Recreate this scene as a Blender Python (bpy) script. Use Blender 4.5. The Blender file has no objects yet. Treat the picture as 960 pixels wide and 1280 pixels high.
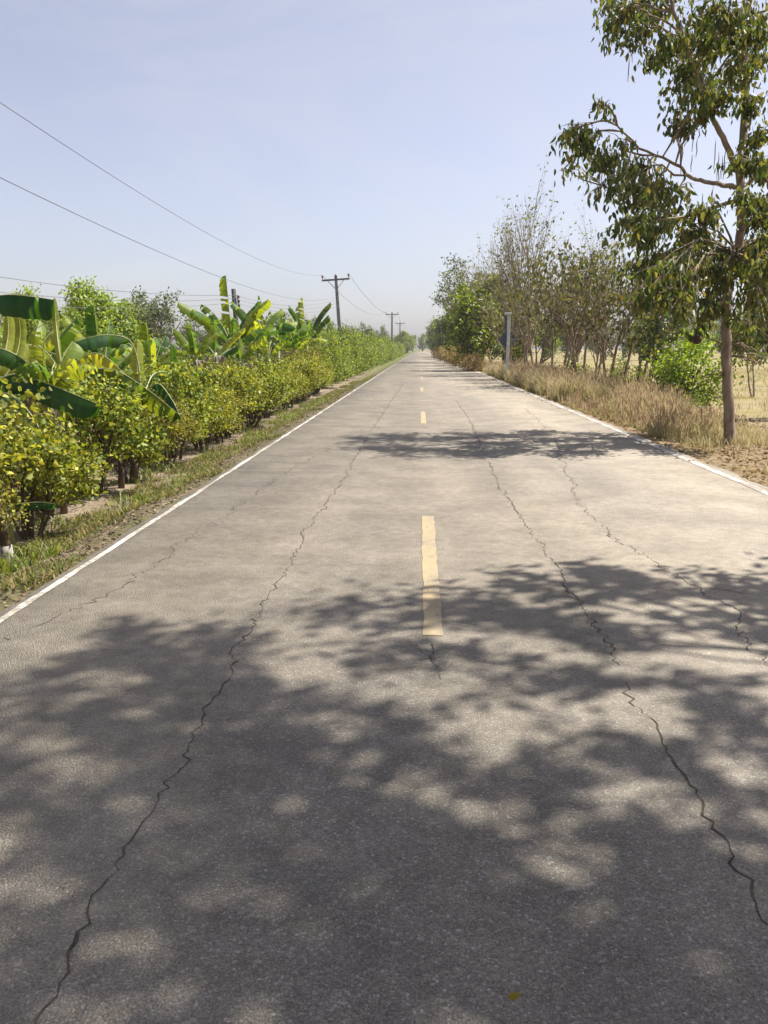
import bpy, math, random
import numpy as np
from mathutils import Vector, Matrix, noise
random.seed(7); rng = np.random.default_rng(11)
R = math.radians
col = bpy.context.scene.collection
sc = bpy.context.scene

# ------------------------------------------------------------------ camera
F = 960.0; PITCH = math.atan(205/F); YAW = math.atan(45/F*math.cos(PITCH)); H = 1.5
cam = bpy.data.cameras.new('camera'); co = bpy.data.objects.new('camera', cam); col.objects.link(co)
cam.sensor_fit = 'VERTICAL'; cam.sensor_height = 36; cam.lens = 27; cam.clip_start = .05; cam.clip_end = 6000
co.location = (0, 0, H); co.rotation_euler = (math.pi/2-PITCH, 0, YAW); sc.camera = co
CM = co.rotation_euler.to_matrix()
def ray(px, py): return CM @ Vector(((px-480)/F, (640-py)/F, -1))
def at(px, py, t): return Vector((0, 0, H)) + ray(px, py)*t          # a point t metres ahead
def gr(px, py, z=0.0):
    d = ray(px, py); return Vector((0, 0, H)) + d*((z-H)/d.z)          # a point on the ground

# ------------------------------------------------------------------ helpers
def tag(o, label=None, cat=None, group=None, kind=None):
    if label: o['label'] = label
    if cat: o['category'] = cat
    if group: o['group'] = group
    if kind: o['kind'] = kind
    return o
def empty(name, loc=(0, 0, 0), rz=0, s=1):
    o = bpy.data.objects.new(name, None); col.objects.link(o); o.location = loc
    o.rotation_euler = (0, 0, rz); o.scale = (s, s, s); o.empty_display_size = .2; return o
def copy_tree(o, parent=None):
    c = o.copy(); col.objects.link(c)
    if parent is not None:
        c.parent = parent
    for ch in list(o.children): copy_tree(ch, c)
    return c
class MB:
    def __init__(s): s.v = []; s.f = []
    def tube(s, pts, rad, n=6, cap=True):
        b = len(s.v); pts = [Vector(p) for p in pts]; ref = Vector((.3, .9, .2)).normalized()
        for i, p in enumerate(pts):
            t = (pts[min(i+1, len(pts)-1)]-pts[max(i-1, 0)])
            t = t.normalized() if t.length > 1e-9 else Vector((0, 0, 1))
            a = t.cross(ref)
            if a.length < .05: a = t.cross(Vector((1, 0, 0)))
            a.normalize(); c = t.cross(a)
            for k in range(n):
                w = 2*math.pi*k/n; s.v.append(tuple(p+(a*math.cos(w)+c*math.sin(w))*rad[i]))
        for i in range(len(pts)-1):
            for k in range(n):
                q = b+i*n; s.f.append((q+k, q+(k+1) % n, q+n+(k+1) % n, q+n+k))
        if cap:
            s.f.append(tuple(b+k for k in range(n))[::-1]); s.f.append(tuple(b+(len(pts)-1)*n+k for k in range(n)))
    def box(s, c, d, M=None):
        b = len(s.v)
        for x in (-.5, .5):
            for y in (-.5, .5):
                for z in (-.5, .5):
                    p = Vector((x*d[0], y*d[1], z*d[2]))
                    if M: p = M @ p
                    s.v.append(tuple(p+Vector(c)))
        for f in ((0, 1, 3, 2), (4, 6, 7, 5), (0, 4, 5, 1), (2, 3, 7, 6), (0, 2, 6, 4), (1, 5, 7, 3)): s.f.append(tuple(b+i for i in f))
    def build(s, name, mat, parent=None, smooth=True, bevel=0):
        m = bpy.data.meshes.new(name); m.from_pydata(s.v, [], s.f); m.materials.append(mat); m.update()
        if smooth: m.polygons.foreach_set('use_smooth', [True]*len(m.polygons))
        o = bpy.data.objects.new(name, m); col.objects.link(o)
        if parent: o.parent = parent
        if bevel:
            md = o.modifiers.new('bevel', 'BEVEL'); md.width = bevel; md.segments = 2
        return o
def npmesh(name, V, faces, cols, mat, parent=None, smooth=False):
    """V (n,3); faces (list of (k,m) int arrays); cols (n,3) vertex colour"""
    m = bpy.data.meshes.new(name); m.vertices.add(len(V)); m.vertices.foreach_set('co', V.astype(np.float32).ravel())
    loops = np.concatenate([f.ravel() for f in faces]); tot = np.concatenate([np.full(len(f), f.shape[1]) for f in faces])
    m.loops.add(len(loops)); m.loops.foreach_set('vertex_index', loops.astype(np.int32))
    m.polygons.add(len(tot)); m.polygons.foreach_set('loop_start', np.concatenate([[0], np.cumsum(tot)[:-1]]).astype(np.int32))
    m.update(calc_edges=True)
    if cols is not None:
        a = m.color_attributes.new('Col', 'FLOAT_COLOR', 'POINT')
        a.data.foreach_set('color', np.concatenate([cols, np.ones((len(cols), 1))], 1).astype(np.float32).ravel())
    if smooth: m.polygons.foreach_set('use_smooth', [True]*len(tot))
    m.materials.append(mat)
    o = bpy.data.objects.new(name, m); col.objects.link(o)
    if parent: o.parent = parent
    return o
def nrm(a): return a/np.maximum(np.linalg.norm(a, axis=1, keepdims=True), 1e-9)
def palette(n, cols, jit=.12):
    """per leaf colour: a random pick between neighbouring swatches"""
    c = np.array(cols, float); k = rng.random(n)*(len(c)-1); i = np.minimum(k.astype(int), len(c)-2) if len(c) > 1 else np.zeros(n, int)
    f = (k-i)[:, None]; r = c[i]*(1-f)+c[np.minimum(i+1, len(c)-1)]*f
    return r*(1+jit*rng.normal(size=(n, 1)))*(1+.05*rng.normal(size=(n, 3)))
def leaves(name, P, A, L, W, cols, mat, parent=None, fold=.35, curl=.15, simple=False):
    """folded leaf blades: P base, A axis, L length, W half width"""
    n = len(P); A = nrm(A); B = nrm(np.cross(A, rng.normal(size=(n, 3)))); N = np.cross(A, B)
    L = np.asarray(L)[:, None]; W = np.asarray(W)[:, None]
    tip = P+A*L-N*L*curl
    if simple:
        V = np.stack([P, P+A*L*.45+B*W+N*W*fold, tip, P+A*L*.45-B*W+N*W*fold], 1).reshape(-1, 3)
        b = np.arange(n)[:, None]*4; fs = [b+np.array([[0, 1, 2]]), b+np.array([[0, 2, 3]])]; k = 4
    else:
        V = np.stack([P, P+A*L*.25+B*W*.85+N*W*fold, P+A*L*.62+B*W*.9+N*(W*fold-L*curl*.4), tip,
                      P+A*L*.62-B*W*.9+N*(W*fold-L*curl*.4), P+A*L*.25-B*W*.85+N*W*fold], 1).reshape(-1, 3)
        b = np.arange(n)[:, None]*6; fs = [b+np.array([[0, 1, 2, 3]]), b+np.array([[0, 3, 4, 5]])]; k = 6
    return npmesh(name, V, fs, np.clip(np.repeat(cols, k, 0), 0, 1), mat, parent)
def blades(name, P, h, w, lean, cols, mat, parent=None, bend=.5, tipcol=None):
    """grass blades with one bend"""
    n = len(P); az = rng.random(n)*2*math.pi; s = np.stack([np.cos(az), np.sin(az), np.zeros(n)], 1)
    az2 = rng.random(n)*2*math.pi; dl = np.stack([np.cos(az2), np.sin(az2), np.zeros(n)], 1)*lean[:, None]
    h = h[:, None]; w = w[:, None]; up = np.array([[0, 0, 1.]])
    mid = P+up*h*.55+dl*h*.35; tip = P+up*h*(1-.3*lean[:, None])+dl*h*(1+bend)*.8
    V = np.stack([P-s*w, P+s*w, mid+s*w*.75, mid-s*w*.75, tip], 1).reshape(-1, 3)
    b = np.arange(n)[:, None]*5
    c = np.repeat(cols, 5, 0)
    if tipcol is not None:
        c = c.reshape(n, 5, 3); c[:, 4] = tipcol; c[:, 2:4] = (c[:, 0:1]+tipcol[:, None])/2; c = c.reshape(-1, 3)
    return npmesh(name, V, [b+np.array([[0, 1, 2, 3]]), b+np.array([[3, 2, 4]])], np.clip(c, 0, 1), mat, parent)

# ------------------------------------------------------------------ materials
def newmat(name):
    m = bpy.data.materials.new(name); m.use_nodes = True; nt = m.node_tree
    return m, nt, nt.nodes, nt.links, nt.nodes['Principled BSDF'], nt.nodes['Material Output']
def leafmat(name, trans=.35, rough=.5, tint=(1.25, 1.15, .45), spec=.35):
    m, nt, N, K, b, out = newmat(name)
    a = N.new('ShaderNodeVertexColor'); a.layer_name = 'Col'
    tc = N.new('ShaderNodeTexCoord'); no = N.new('ShaderNodeTexNoise'); no.inputs['Scale'].default_value = 9
    K.new(tc.outputs['Object'], no.inputs['Vector'])
    hs = N.new('ShaderNodeHueSaturation'); mr = N.new('ShaderNodeMapRange'); mr.inputs[3].default_value = .75; mr.inputs[4].default_value = 1.25
    K.new(no.outputs['Fac'], mr.inputs[0]); K.new(mr.outputs[0], hs.inputs['Value']); K.new(a.outputs['Color'], hs.inputs['Color'])
    K.new(hs.outputs['Color'], b.inputs['Base Color']); b.inputs['Roughness'].default_value = rough
    b.inputs['Specular IOR Level'].default_value = spec
    t = N.new('ShaderNodeBsdfTranslucent'); mx = N.new('ShaderNodeMixShader'); mul = N.new('ShaderNodeMix'); mul.data_type = 'RGBA'; mul.blend_type = 'MULTIPLY'
    mul.inputs[0].default_value = 1; K.new(hs.outputs['Color'], mul.inputs[6]); mul.inputs[7].default_value = (*[x*1.6 for x in tint], 1)
    K.new(mul.outputs[2], t.inputs['Color']); mx.inputs[0].default_value = trans
    K.new(b.outputs[0], mx.inputs[1]); K.new(t.outputs[0], mx.inputs[2]); K.new(mx.outputs[0], out.inputs['Surface'])
    return m
def noisemat(name, c1, c2, scale=8, rough=.85, bump=.3, stretch=(1, 1, 1), detail=6, dist=.02):
    m, nt, N, K, b, out = newmat(name)
    tc = N.new('ShaderNodeTexCoord'); mp = N.new('ShaderNodeMapping'); mp.inputs['Scale'].default_value = stretch
    no = N.new('ShaderNodeTexNoise'); no.inputs['Scale'].default_value = scale; no.inputs['Detail'].default_value = detail
    cr = N.new('ShaderNodeValToRGB'); cr.color_ramp.elements[0].position = .35; cr.color_ramp.elements[1].position = .65
    cr.color_ramp.elements[0].color = (*c1, 1); cr.color_ramp.elements[1].color = (*c2, 1)
    K.new(tc.outputs['Object'], mp.inputs['Vector']); K.new(mp.outputs[0], no.inputs['Vector']); K.new(no.outputs['Fac'], cr.inputs[0])
    K.new(cr.outputs[0], b.inputs['Base Color']); b.inputs['Roughness'].default_value = rough
    bp = N.new('ShaderNodeBump'); bp.inputs['Strength'].default_value = bump; bp.inputs['Distance'].default_value = dist
    K.new(no.outputs['Fac'], bp.inputs['Height']); K.new(bp.outputs[0], b.inputs['Normal'])
    return m
M = {}
M['leaf'] = leafmat('leaf', .35); M['banana'] = leafmat('banana_leaf', .45, .5, (1.6, 1.25, .4), .3)
M['dry'] = leafmat('dry_grass', .25, .8, (1, 1, .9), .1)
M['bark'] = noisemat('bark_grey_brown', (.14, .095, .06), (.31, .235, .165), 9, stretch=(1, 1, .35), bump=.9, detail=10)
M['bark_dark'] = noisemat('bark_brown', (.05, .03, .02), (.13, .085, .05), 18, stretch=(1, 1, .3), bump=.6)
M['bark_pale'] = noisemat('bark_pale', (.17, .145, .12), (.33, .29, .25), 14, stretch=(1, 1, .3), bump=.5)
M['stem'] = noisemat('banana_stem', (.16, .12, .05), (.26, .3, .1), 9, .6, .3, (1, 1, .15))
M['midrib'] = noisemat('banana_midrib', (.24, .27, .1), (.33, .34, .15), 7, .45, .1)
M['concrete'] = noisemat('pole_concrete', (.1, .1, .1), (.2, .19, .18), 6, .85, .2)
M['darkpole'] = noisemat('dark_wood_pole', (.02, .018, .02), (.05, .045, .045), 10, .8, .3, (1, 1, .2))
M['postwhite'] = noisemat('post_paint', (.5, .5, .48), (.72, .72, .7), 9, .7, .1)
M['steel'] = noisemat('galvanised_steel', (.16, .16, .17), (.26, .26, .27), 14, .5, .1)
M['plate'] = noisemat('sign_back', (.06, .08, .12), (.1, .12, .16), 14, .5, .1)
M['porcelain'] = noisemat('insulator_porcelain', (.12, .06, .04), (.2, .1, .06), 10, .3, 0)
M['wire'] = noisemat('wire_aluminium', (.08, .08, .09), (.13, .13, .14), 3, .5, 0)
M['nest'] = noisemat('nest_fibre', (.04, .022, .012), (.1, .06, .03), 30, .95, .8)
M['pod'] = noisemat('seed_pod', (.1, .06, .04), (.2, .13, .08), 10, .7, .2)
M['whitewash'] = noisemat('whitewashed_bark', (.2, .18, .15), (.38, .35, .3), 12, .9, .4)
M['clod'] = noisemat('earth_clod', (.12, .09, .06), (.26, .2, .14), 20, .95, .8)

def road_material():
    m, nt, N, K, b, out = newmat('worn_chip_seal')
    tc = N.new('ShaderNodeTexCoord')
    def noi(s, d=4, v=None, sx=None):
        n = N.new('ShaderNodeTexNoise'); n.inputs['Scale'].default_value = s; n.inputs['Detail'].default_value = d
        if sx:
            mp = N.new('ShaderNodeMapping'); mp.inputs['Scale'].default_value = sx; K.new(tc.outputs['Object'], mp.inputs[0]); K.new(mp.outputs[0], n.inputs['Vector'])
        else: K.new(tc.outputs['Object'], n.inputs['Vector'])
        return n
    def ramp(src, stops):
        c = N.new('ShaderNodeValToRGB'); e = c.color_ramp.elements
        while len(e) < len(stops): e.new(.5)
        for i, (p, cc) in enumerate(stops): e[i].position = p; e[i].color = (*cc, 1) if not isinstance(cc, float) else (cc, cc, cc, 1)
        K.new(src, c.inputs[0]); return c
    def mix(a, bb, fac, mode='MIX', f=None):
        x = N.new('ShaderNodeMix'); x.data_type = 'RGBA'; x.blend_type = mode
        if isinstance(fac, float): x.inputs[0].default_value = fac
        else: K.new(fac, x.inputs[0])
        for i, s in ((6, a), (7, bb)):
            if isinstance(s, tuple): x.inputs[i].default_value = (*s, 1)
            else: K.new(s, x.inputs[i])
        return x
    vo = N.new('ShaderNodeTexVoronoi'); vo.inputs['Scale'].default_value = 115; vo.inputs['Randomness'].default_value = 1
    wn = noi(30, 2); wa = N.new('ShaderNodeMix'); wa.data_type = 'VECTOR'; wa.inputs[0].default_value = .012
    K.new(tc.outputs['Object'], wa.inputs[4]); K.new(wn.outputs['Color'], wa.inputs[5]); K.new(wa.outputs[1], vo.inputs['Vector'])
    # chips: each stone its own tone, binder dark between
    sep = N.new('ShaderNodeSeparateColor'); K.new(vo.outputs['Color'], sep.inputs[0])
    stones = ramp(sep.outputs[0], [(0, (.05, .052, .058)), (.4, (.1, .097, .094)), (.86, (.165, .153, .135)), (1, (.29, .28, .265))])
    film = ramp(vo.outputs['Distance'], [(.3, 1.), (.7, .7)])
    chips = mix(stones.outputs[0], film.outputs[0], 1., 'MULTIPLY')
    # sun-bleached dust lies between the chips over most of the road
    big = noi(.55, 6, sx=(1, .3, 1)); fine = noi(11, 9)
    dust = mix((.315, .268, .2), (.24, .198, .14), ramp(fine.outputs['Fac'], [(.35, 0.), (.65, 1.)]).outputs[0])
    dm = ramp(big.outputs['Fac'], [(.3, .42), (.7, .75)])
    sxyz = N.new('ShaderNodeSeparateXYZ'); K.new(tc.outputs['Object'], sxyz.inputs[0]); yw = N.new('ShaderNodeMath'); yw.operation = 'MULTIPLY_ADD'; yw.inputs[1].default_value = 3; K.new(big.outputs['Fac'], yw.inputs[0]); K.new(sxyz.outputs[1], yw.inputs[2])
    near = N.new('ShaderNodeMapRange'); near.inputs[1].default_value = 2.5; near.inputs[2].default_value = 7; near.inputs[3].default_value = .66; near.inputs[4].default_value = 1; K.new(yw.outputs[0], near.inputs[0])  # barer chips near the camera; foreground shade is also put into the colour
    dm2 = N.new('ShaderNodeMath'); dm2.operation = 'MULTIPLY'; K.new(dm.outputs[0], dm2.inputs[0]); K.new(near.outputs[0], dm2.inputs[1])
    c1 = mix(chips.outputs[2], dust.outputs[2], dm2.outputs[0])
    # wheel tracks a touch darker, binder bleed
    tr = noi(.35, 3, sx=(1.6, .05, 1)); trr = ramp(tr.outputs['Fac'], [(.36, 0.84), (.64, 1.1)])
    c2 = mix(c1.outputs[2], trr.outputs[0], 1., 'MULTIPLY')
    sp = noi(170, 5); spr = ramp(sp.outputs['Fac'], [(.33, .62), (.67, 1.38)])
    c3 = mix(c2.outputs[2], spr.outputs[0], 1., 'MULTIPLY')
    # pale worn blotches and a few stains
    bl = noi(1.7, 7); blr = ramp(bl.outputs['Fac'], [(.32, .8), (.68, 1.15)])
    c4 = mix(c3.outputs[2], blr.outputs[0], 1., 'MULTIPLY')
    K.new(c4.outputs[2], b.inputs['Base Color']); b.inputs['Roughness'].default_value = .8; b.inputs['Specular IOR Level'].default_value = .3
    bp = N.new('ShaderNodeBump'); bp.inputs['Strength'].default_value = .75; bp.inputs['Distance'].default_value = .004; bp.invert = True
    K.new(vo.outputs['Distance'], bp.inputs['Height'])
    b2 = N.new('ShaderNodeBump'); b2.inputs['Strength'].default_value = .3; b2.inputs['Distance'].default_value = .01
    K.new(fine.outputs['Fac'], b2.inputs['Height']); K.new(bp.outputs[0], b2.inputs['Normal']); K.new(b2.outputs[0], b.inputs['Normal'])
    return m
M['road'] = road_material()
def paint_material(name, c, worn=(.26, .24, .2), lo=.42, hi=.6):
    m, nt, N, K, b, out = newmat(name)
    tc = N.new('ShaderNodeTexCoord'); n = N.new('ShaderNodeTexNoise'); n.inputs['Scale'].default_value = 14; n.inputs['Detail'].default_value = 9; n.inputs['Roughness'].default_value = .72
    n2 = N.new('ShaderNodeTexNoise'); n2.inputs['Scale'].default_value = 1.6; n2.inputs['Detail'].default_value = 3
    K.new(tc.outputs['Object'], n.inputs['Vector']); K.new(tc.outputs['Object'], n2.inputs['Vector'])
    ad = N.new('ShaderNodeMath'); ad.operation = 'ADD'; K.new(n.outputs['Fac'], ad.inputs[0])
    mu = N.new('ShaderNodeMath'); mu.operation = 'MULTIPLY_ADD'; mu.inputs[1].default_value = .6; mu.inputs[2].default_value = -.3
    K.new(n2.outputs['Fac'], mu.inputs[0]); K.new(mu.outputs[0], ad.inputs[1])
    cr = N.new('ShaderNodeValToRGB'); cr.color_ramp.elements[0].position = lo; cr.color_ramp.elements[1].position = hi
    cr.color_ramp.elements[0].color = (*c, 1); cr.color_ramp.elements[1].color = (*worn, 1)
    K.new(ad.outputs[0], cr.inputs[0]); K.new(cr.outputs[0], b.inputs['Base Color']); b.inputs['Roughness'].default_value = .7
    v = N.new('ShaderNodeTexVoronoi'); v.inputs['Scale'].default_value = 75; K.new(tc.outputs['Object'], v.inputs['Vector'])
    bp = N.new('ShaderNodeBump'); bp.inputs['Strength'].default_value = .5; bp.inputs['Distance'].default_value = .003; bp.invert = True
    K.new(v.outputs['Distance'], bp.inputs['Height']); K.new(bp.outputs[0], b.inputs['Normal'])
    return m
M['yellow'] = paint_material('worn_yellow_paint', (.31, .235, .125), (.2, .17, .12), .42, .7)
M['white'] = paint_material('worn_white_paint', (.48, .45, .4), (.2, .175, .14), .38, .58)
M['crack'] = noisemat('crack_dirt', (.018, .015, .012), (.085, .06, .042), 22, .95, .2)

def ground_material():
    m, nt, N, K, b, out = newmat('roadside_ground')
    tc = N.new('ShaderNodeTexCoord'); sx = N.new('ShaderNodeSeparateXYZ'); K.new(tc.outputs['Object'], sx.inputs[0])
    def noi(s, d=6, r=.6):
        n = N.new('ShaderNodeTexNoise'); n.inputs['Scale'].default_value = s; n.inputs['Detail'].default_value = d; n.inputs['Roughness'].default_value = r
        K.new(tc.outputs['Object'], n.inputs['Vector']); return n.outputs['Fac']
    def mr(src, a, bb, c=0, d=1):
        n = N.new('ShaderNodeMapRange'); n.inputs[1].default_value = a; n.inputs[2].default_value = bb; n.inputs[3].default_value = c; n.inputs[4].default_value = d
        K.new(src, n.inputs[0]); return n.outputs[0]
    def mix(a, bb, fac):
        x = N.new('ShaderNodeMix'); x.data_type = 'RGBA'; K.new(fac, x.inputs[0])
        for i, s in ((6, a), (7, bb)):
            if isinstance(s, tuple): x.inputs[i].default_value = (*s, 1)
            else: K.new(s, x.inputs[i])
        return x.outputs[2]
    def add(a, bb, k):
        n = N.new('ShaderNodeMath'); n.operation = 'MULTIPLY_ADD'; K.new(bb, n.inputs[0]); n.inputs[1].default_value = k; K.new(a, n.inputs[2]); return n.outputs[0]
    X = add(sx.outputs[0], noi(1.1), 1.2)
    n1 = noi(3); n2 = noi(.35); n3 = noi(22, 4)
    soil = mix((.17, .13, .092), (.26, .205, .15), mr(n1, .35, .65))
    verge_l = mix((.14, .11, .07), (.085, .09, .035), mr(n1, .4, .6))
    litter = mix((.13, .09, .055), (.23, .175, .105), mr(n3, .35, .65))
    field = mix((.24, .19, .085), (.155, .15, .05), mr(n2, .4, .62))
    field = mix(field, (.26, .2, .145), mr(noi(.16), .5, .6, 0, .75))
    left = mix(soil, verge_l, mr(X, -3.6, -2.9))
    right = mix(litter, field, mr(X, 7.2, 9.5))
    far = mr(sx.outputs[1], 45, 90)
    left = mix(left, (.11, .12, .045), far)
    c = mix(left, right, mr(sx.outputs[0], -.1, .1))
    hs = N.new('ShaderNodeHueSaturation'); K.new(c, hs.inputs['Color']); K.new(mr(n3, .3, .7, .75, 1.2), hs.inputs['Value'])
    K.new(hs.outputs[0], b.inputs['Base Color']); b.inputs['Roughness'].default_value = .95; b.inputs['Specular IOR Level'].default_value = .1
    bp = N.new('ShaderNodeBump'); bp.inputs['Strength'].default_value = .7; bp.inputs['Distance'].default_value = .05
    K.new(add(n1, n3, .4), bp.inputs['Height']); K.new(bp.outputs[0], b.inputs['Normal'])
    return m
M['ground'] = ground_material()

# ------------------------------------------------------------------ ground, road, markings
RL, RR = -2.42, 3.84
def smooth(a, b, x): t = np.clip((x-a)/(b-a), 0, 1); return t*t*(3-2*t)
def gz(x, y):
    x = np.asarray(x, float); y = np.asarray(y, float)
    l = -.035-.37*smooth(RL-.05, RL-1.15, x)-.08*smooth(-4, -7, x)
    r = -.035-.08*smooth(RR, 5.2, x)-.28*smooth(5.2, 8.5, x)
    n = .025*np.sin(x*2.1+np.sin(y*.9)*2)*np.cos(y*1.3+x)+.015*np.sin(x*5.3+y*3.1)
    out = np.where(x < 0, l, r)+n*np.clip(np.maximum(RL-x, x-RR)*2, 0, 1)
    return np.where((x > RL+.1) & (x < RR-.1), -.08, out)
def G(x, y): return float(gz(x, y))
def axis(a, b, st, far, g=1.18):
    c = list(np.arange(a, b+1e-6, st)); s = st
    while c[-1] < far: s *= g; c.append(c[-1]+s)
    s = st
    while c[0] > -far: s *= g; c.insert(0, c[0]-s)
    return np.array(c)
xs = np.unique(np.concatenate([axis(-9, 12, .22, 900), [RL, RL+.12, RL-.04, RR, RR-.12, RR+.04]])); ys = axis(-6, 45, .3, 900)
XX, YY = np.meshgrid(xs, ys); ZZ = gz(XX, YY)
ZZ = ZZ + .05*(rng.random(ZZ.shape)-.5)*((XX < RL-.3) | (XX > RR+.3))*.6
V = np.stack([XX, YY, ZZ], -1).reshape(-1, 3); nx = len(xs); ny = len(ys)
i = (np.arange(ny-1)[:, None]*nx+np.arange(nx-1)).ravel()[:, None]
tag(npmesh('ground', V, [i+np.array([[0, 1, nx+1, nx]])], None, M['ground'], smooth=True), kind='structure')

# road slab with ragged edges
ye = np.concatenate([np.arange(-12, 60, .12), np.geomspace(60, 335, 60)]); n = len(ye)
jl = np.array([.05*noise.noise(Vector((y*1.7, 3, 0)))+.03*noise.noise(Vector((y*7, 8, 0))) for y in ye]); jr = np.array([.07*noise.noise(Vector((y*1.3, 13, 0)))+.04*noise.noise(Vector((y*6, 18, 0))) for y in ye])
V = np.zeros((n, 4, 3)); V[:, :, 1] = ye[:, None]
V[:, 0, 0] = RL-.04+jl; V[:, 1, 0] = RL+jl; V[:, 2, 0] = RR+jr; V[:, 3, 0] = RR+.04+jr; V[:, 0, 2] = -.12; V[:, 3, 2] = -.12
i = (np.arange(n-1)[:, None]*4+np.arange(3)).ravel()[:, None]
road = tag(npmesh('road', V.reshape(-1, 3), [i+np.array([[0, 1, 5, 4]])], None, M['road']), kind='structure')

def strip(name, x, w, y0, y1, mat, z=.004, step=.25, rag=.006):
    yy = np.linspace(y0, y1, max(3, int((y1-y0)/step))); n = len(yy); V = np.zeros((n, 2, 3)); V[:, :, 1] = yy[:, None]; V[:, :, 2] = z
    V[:, 0, 0] = x-w/2+rag*rng.normal(size=n); V[:, 1, 0] = x+w/2+rag*rng.normal(size=n)
    i = (np.arange(n-1)*2)[:, None]
    return npmesh(name, V.reshape(-1, 3), [i+np.array([[0, 1, 3, 2]])], None, mat, road)
strip('edge_line', RL+.08, .045, -12, 335, M['white']); strip('edge_line', RR-.16, .105, -12, 335, M['white'])
for k in range(-1, 18):
    strip('centre_dash', .085, .105, 3.87+11.75*k, 6.85+11.75*k, M['yellow'], step=.12, rag=.003)

def crack(pts, w, amp=.035, z=.0025, seed=0, brk=.0):
    P = [gr(*p) for p in pts]; P.sort(key=lambda q: q.y)
    path = []
    for a, b in zip(P, P[1:]):
        k = max(2, int((b-a).length/.03)); k = min(k, 120)
        for j in range(k): path.append(a.lerp(b, j/k))
    path.append(P[-1]); V = []; ok = []
    off = 0
    for j, p in enumerate(path):
        q = Vector((p.x*3, p.y*3, seed)); o = amp*(noise.noise(q)*1.4+noise.noise(q*3.1)*.9+noise.noise(q*9)*.85+noise.noise(q*25)*.6)
        ww = w*(.15+1.5*abs(noise.noise(Vector((p.y*3.3, seed+5, 0))))+.6*random.random())*(1+p.y*.05)
        ok.append(noise.noise(Vector((p.y*1.9, seed+9, 2))) > -brk)
        V += [(p.x+o-ww/2, p.y+random.uniform(-.004, .004), z), (p.x+o+ww/2, p.y+random.uniform(-.004, .004), z)]
    f = [(2*j, 2*j+1, 2*j+3, 2*j+2) for j in range(len(path)-1) if ok[j]]
    if brk > .28 and w > .0055:                                      # short side branches
        for k in range(9):
            p = path[random.randrange(len(path)//6, len(path))]; a = random.choice((-1, 1))*random.uniform(.4, 1.2); L = random.uniform(.08, .4)*(1+p.y*.05)
            q = Vector((p.x, p.y, 0)); b0 = len(V); m = 14
            for j in range(m+1):
                u = j/m; ww = w*.45*(1-u*.8)*(.5+random.random()); V += [(q.x-ww/2, q.y, z-.0005), (q.x+ww/2, q.y, z-.0005)]
                if j < m: f.append((b0+2*j, b0+2*j+1, b0+2*j+3, b0+2*j+2))
                q = q+Vector((math.sin(a)*L/m+random.gauss(0, .006), math.cos(a)*L/m, 0))
    b = MB(); b.v = V; b.f = f
    return b.build('crack', M['crack'], road, smooth=False)
crack([(40, 1310), (60, 1260), (90, 1190), (140, 1110), (160, 1060), (185, 1020), (200, 985), (225, 950), (240, 920), (262, 885), (280, 860), (300, 805), (330, 760), (355, 715), (385, 660), (430, 600), (450, 560), (470, 530), (490, 500), (505, 478)], .0068, seed=1, brk=.55)
crack([(990, 1210), (960, 1160), (930, 1110), (905, 1070), (880, 1020), (850, 975), (825, 930), (815, 905), (790, 870), (775, 835), (755, 800), (735, 770), (710, 735), (690, 700), (660, 660), (640, 630), (620, 600), (605, 570), (590, 530), (570, 500)], .0068, seed=2, brk=.6)
crack([(960, 850), (935, 800), (915, 765), (880, 735), (830, 710), (780, 680), (750, 655), (720, 625), (715, 605), (705, 585), (700, 560), (690, 540), (655, 510)], .006, .05, seed=3, brk=.5)
crack([(10, 800), (100, 760), (150, 735), (200, 700), (230, 675), (270, 655), (330, 610), (360, 590), (395, 570)], .006, .06, seed=4, brk=.35)
crack([(880, 735), (930, 742), (960, 745)], .006, .03, seed=5, brk=.4)
crack([(270, 655), (255, 648), (225, 655)], .005, .03, seed=6, brk=.4)
crack([(540, 805), (546, 830), (552, 850)], .006, .02, seed=7, brk=.3)

# ------------------------------------------------------------------ plants
def rv(s=1.): return Vector((random.gauss(0, s), random.gauss(0, s), random.gauss(0, s)))
def grow(wood, tw, p, d, L, r, lev, P):
    n = P['seg'][lev]; pts = [p.copy()]; dirs = [d.copy()]; d = d.normalized()
    for i in range(n):
        d = (d+rv(P['wob'][lev])+Vector((0, 0, P['up'][lev]))).normalized(); p = p+d*(L/n); pts.append(p.copy()); dirs.append(d.copy())
    rad = [r*(1-(1-P['tap'][lev])*i/n) for i in range(n+1)]
    if lev == 0: rad[0] *= 1.35
    wood.tube(pts, rad, P['sides'][lev], cap=False)
    if lev == P['levels']-1: tw.append((pts, dirs, L)); return
    K = P['kids'][lev]
    for k in range(K):
        s = P['start'][lev]+(1-P['start'][lev])*(k+random.random()*.8)/K; i = min(int(s*n), n-1); q = pts[i].lerp(pts[i+1], s*n-i)
        dd = dirs[i+1]; side = dd.cross(rv()).normalized(); a = R(P['ang'][lev]*random.uniform(.7, 1.25))
        grow(wood, tw, q, dd*math.cos(a)+side*math.sin(a), L*P['ratio'][lev]*random.uniform(.7, 1.15)*(1.15-.45*s), rad[i]*.62, lev+1, P)
def twig_leaves(tw, per, jit):
    Ps = []
    for pts, dirs, L in tw:
        for _ in range(max(1, int(per*random.uniform(.5, 1.5)))):
            s = random.random()**.6*(len(pts)-1); i = min(int(s), len(pts)-2); Ps.append(pts[i].lerp(pts[i+1], s-i))
    P = np.array(Ps); return P+rng.normal(size=P.shape)*jit
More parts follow.
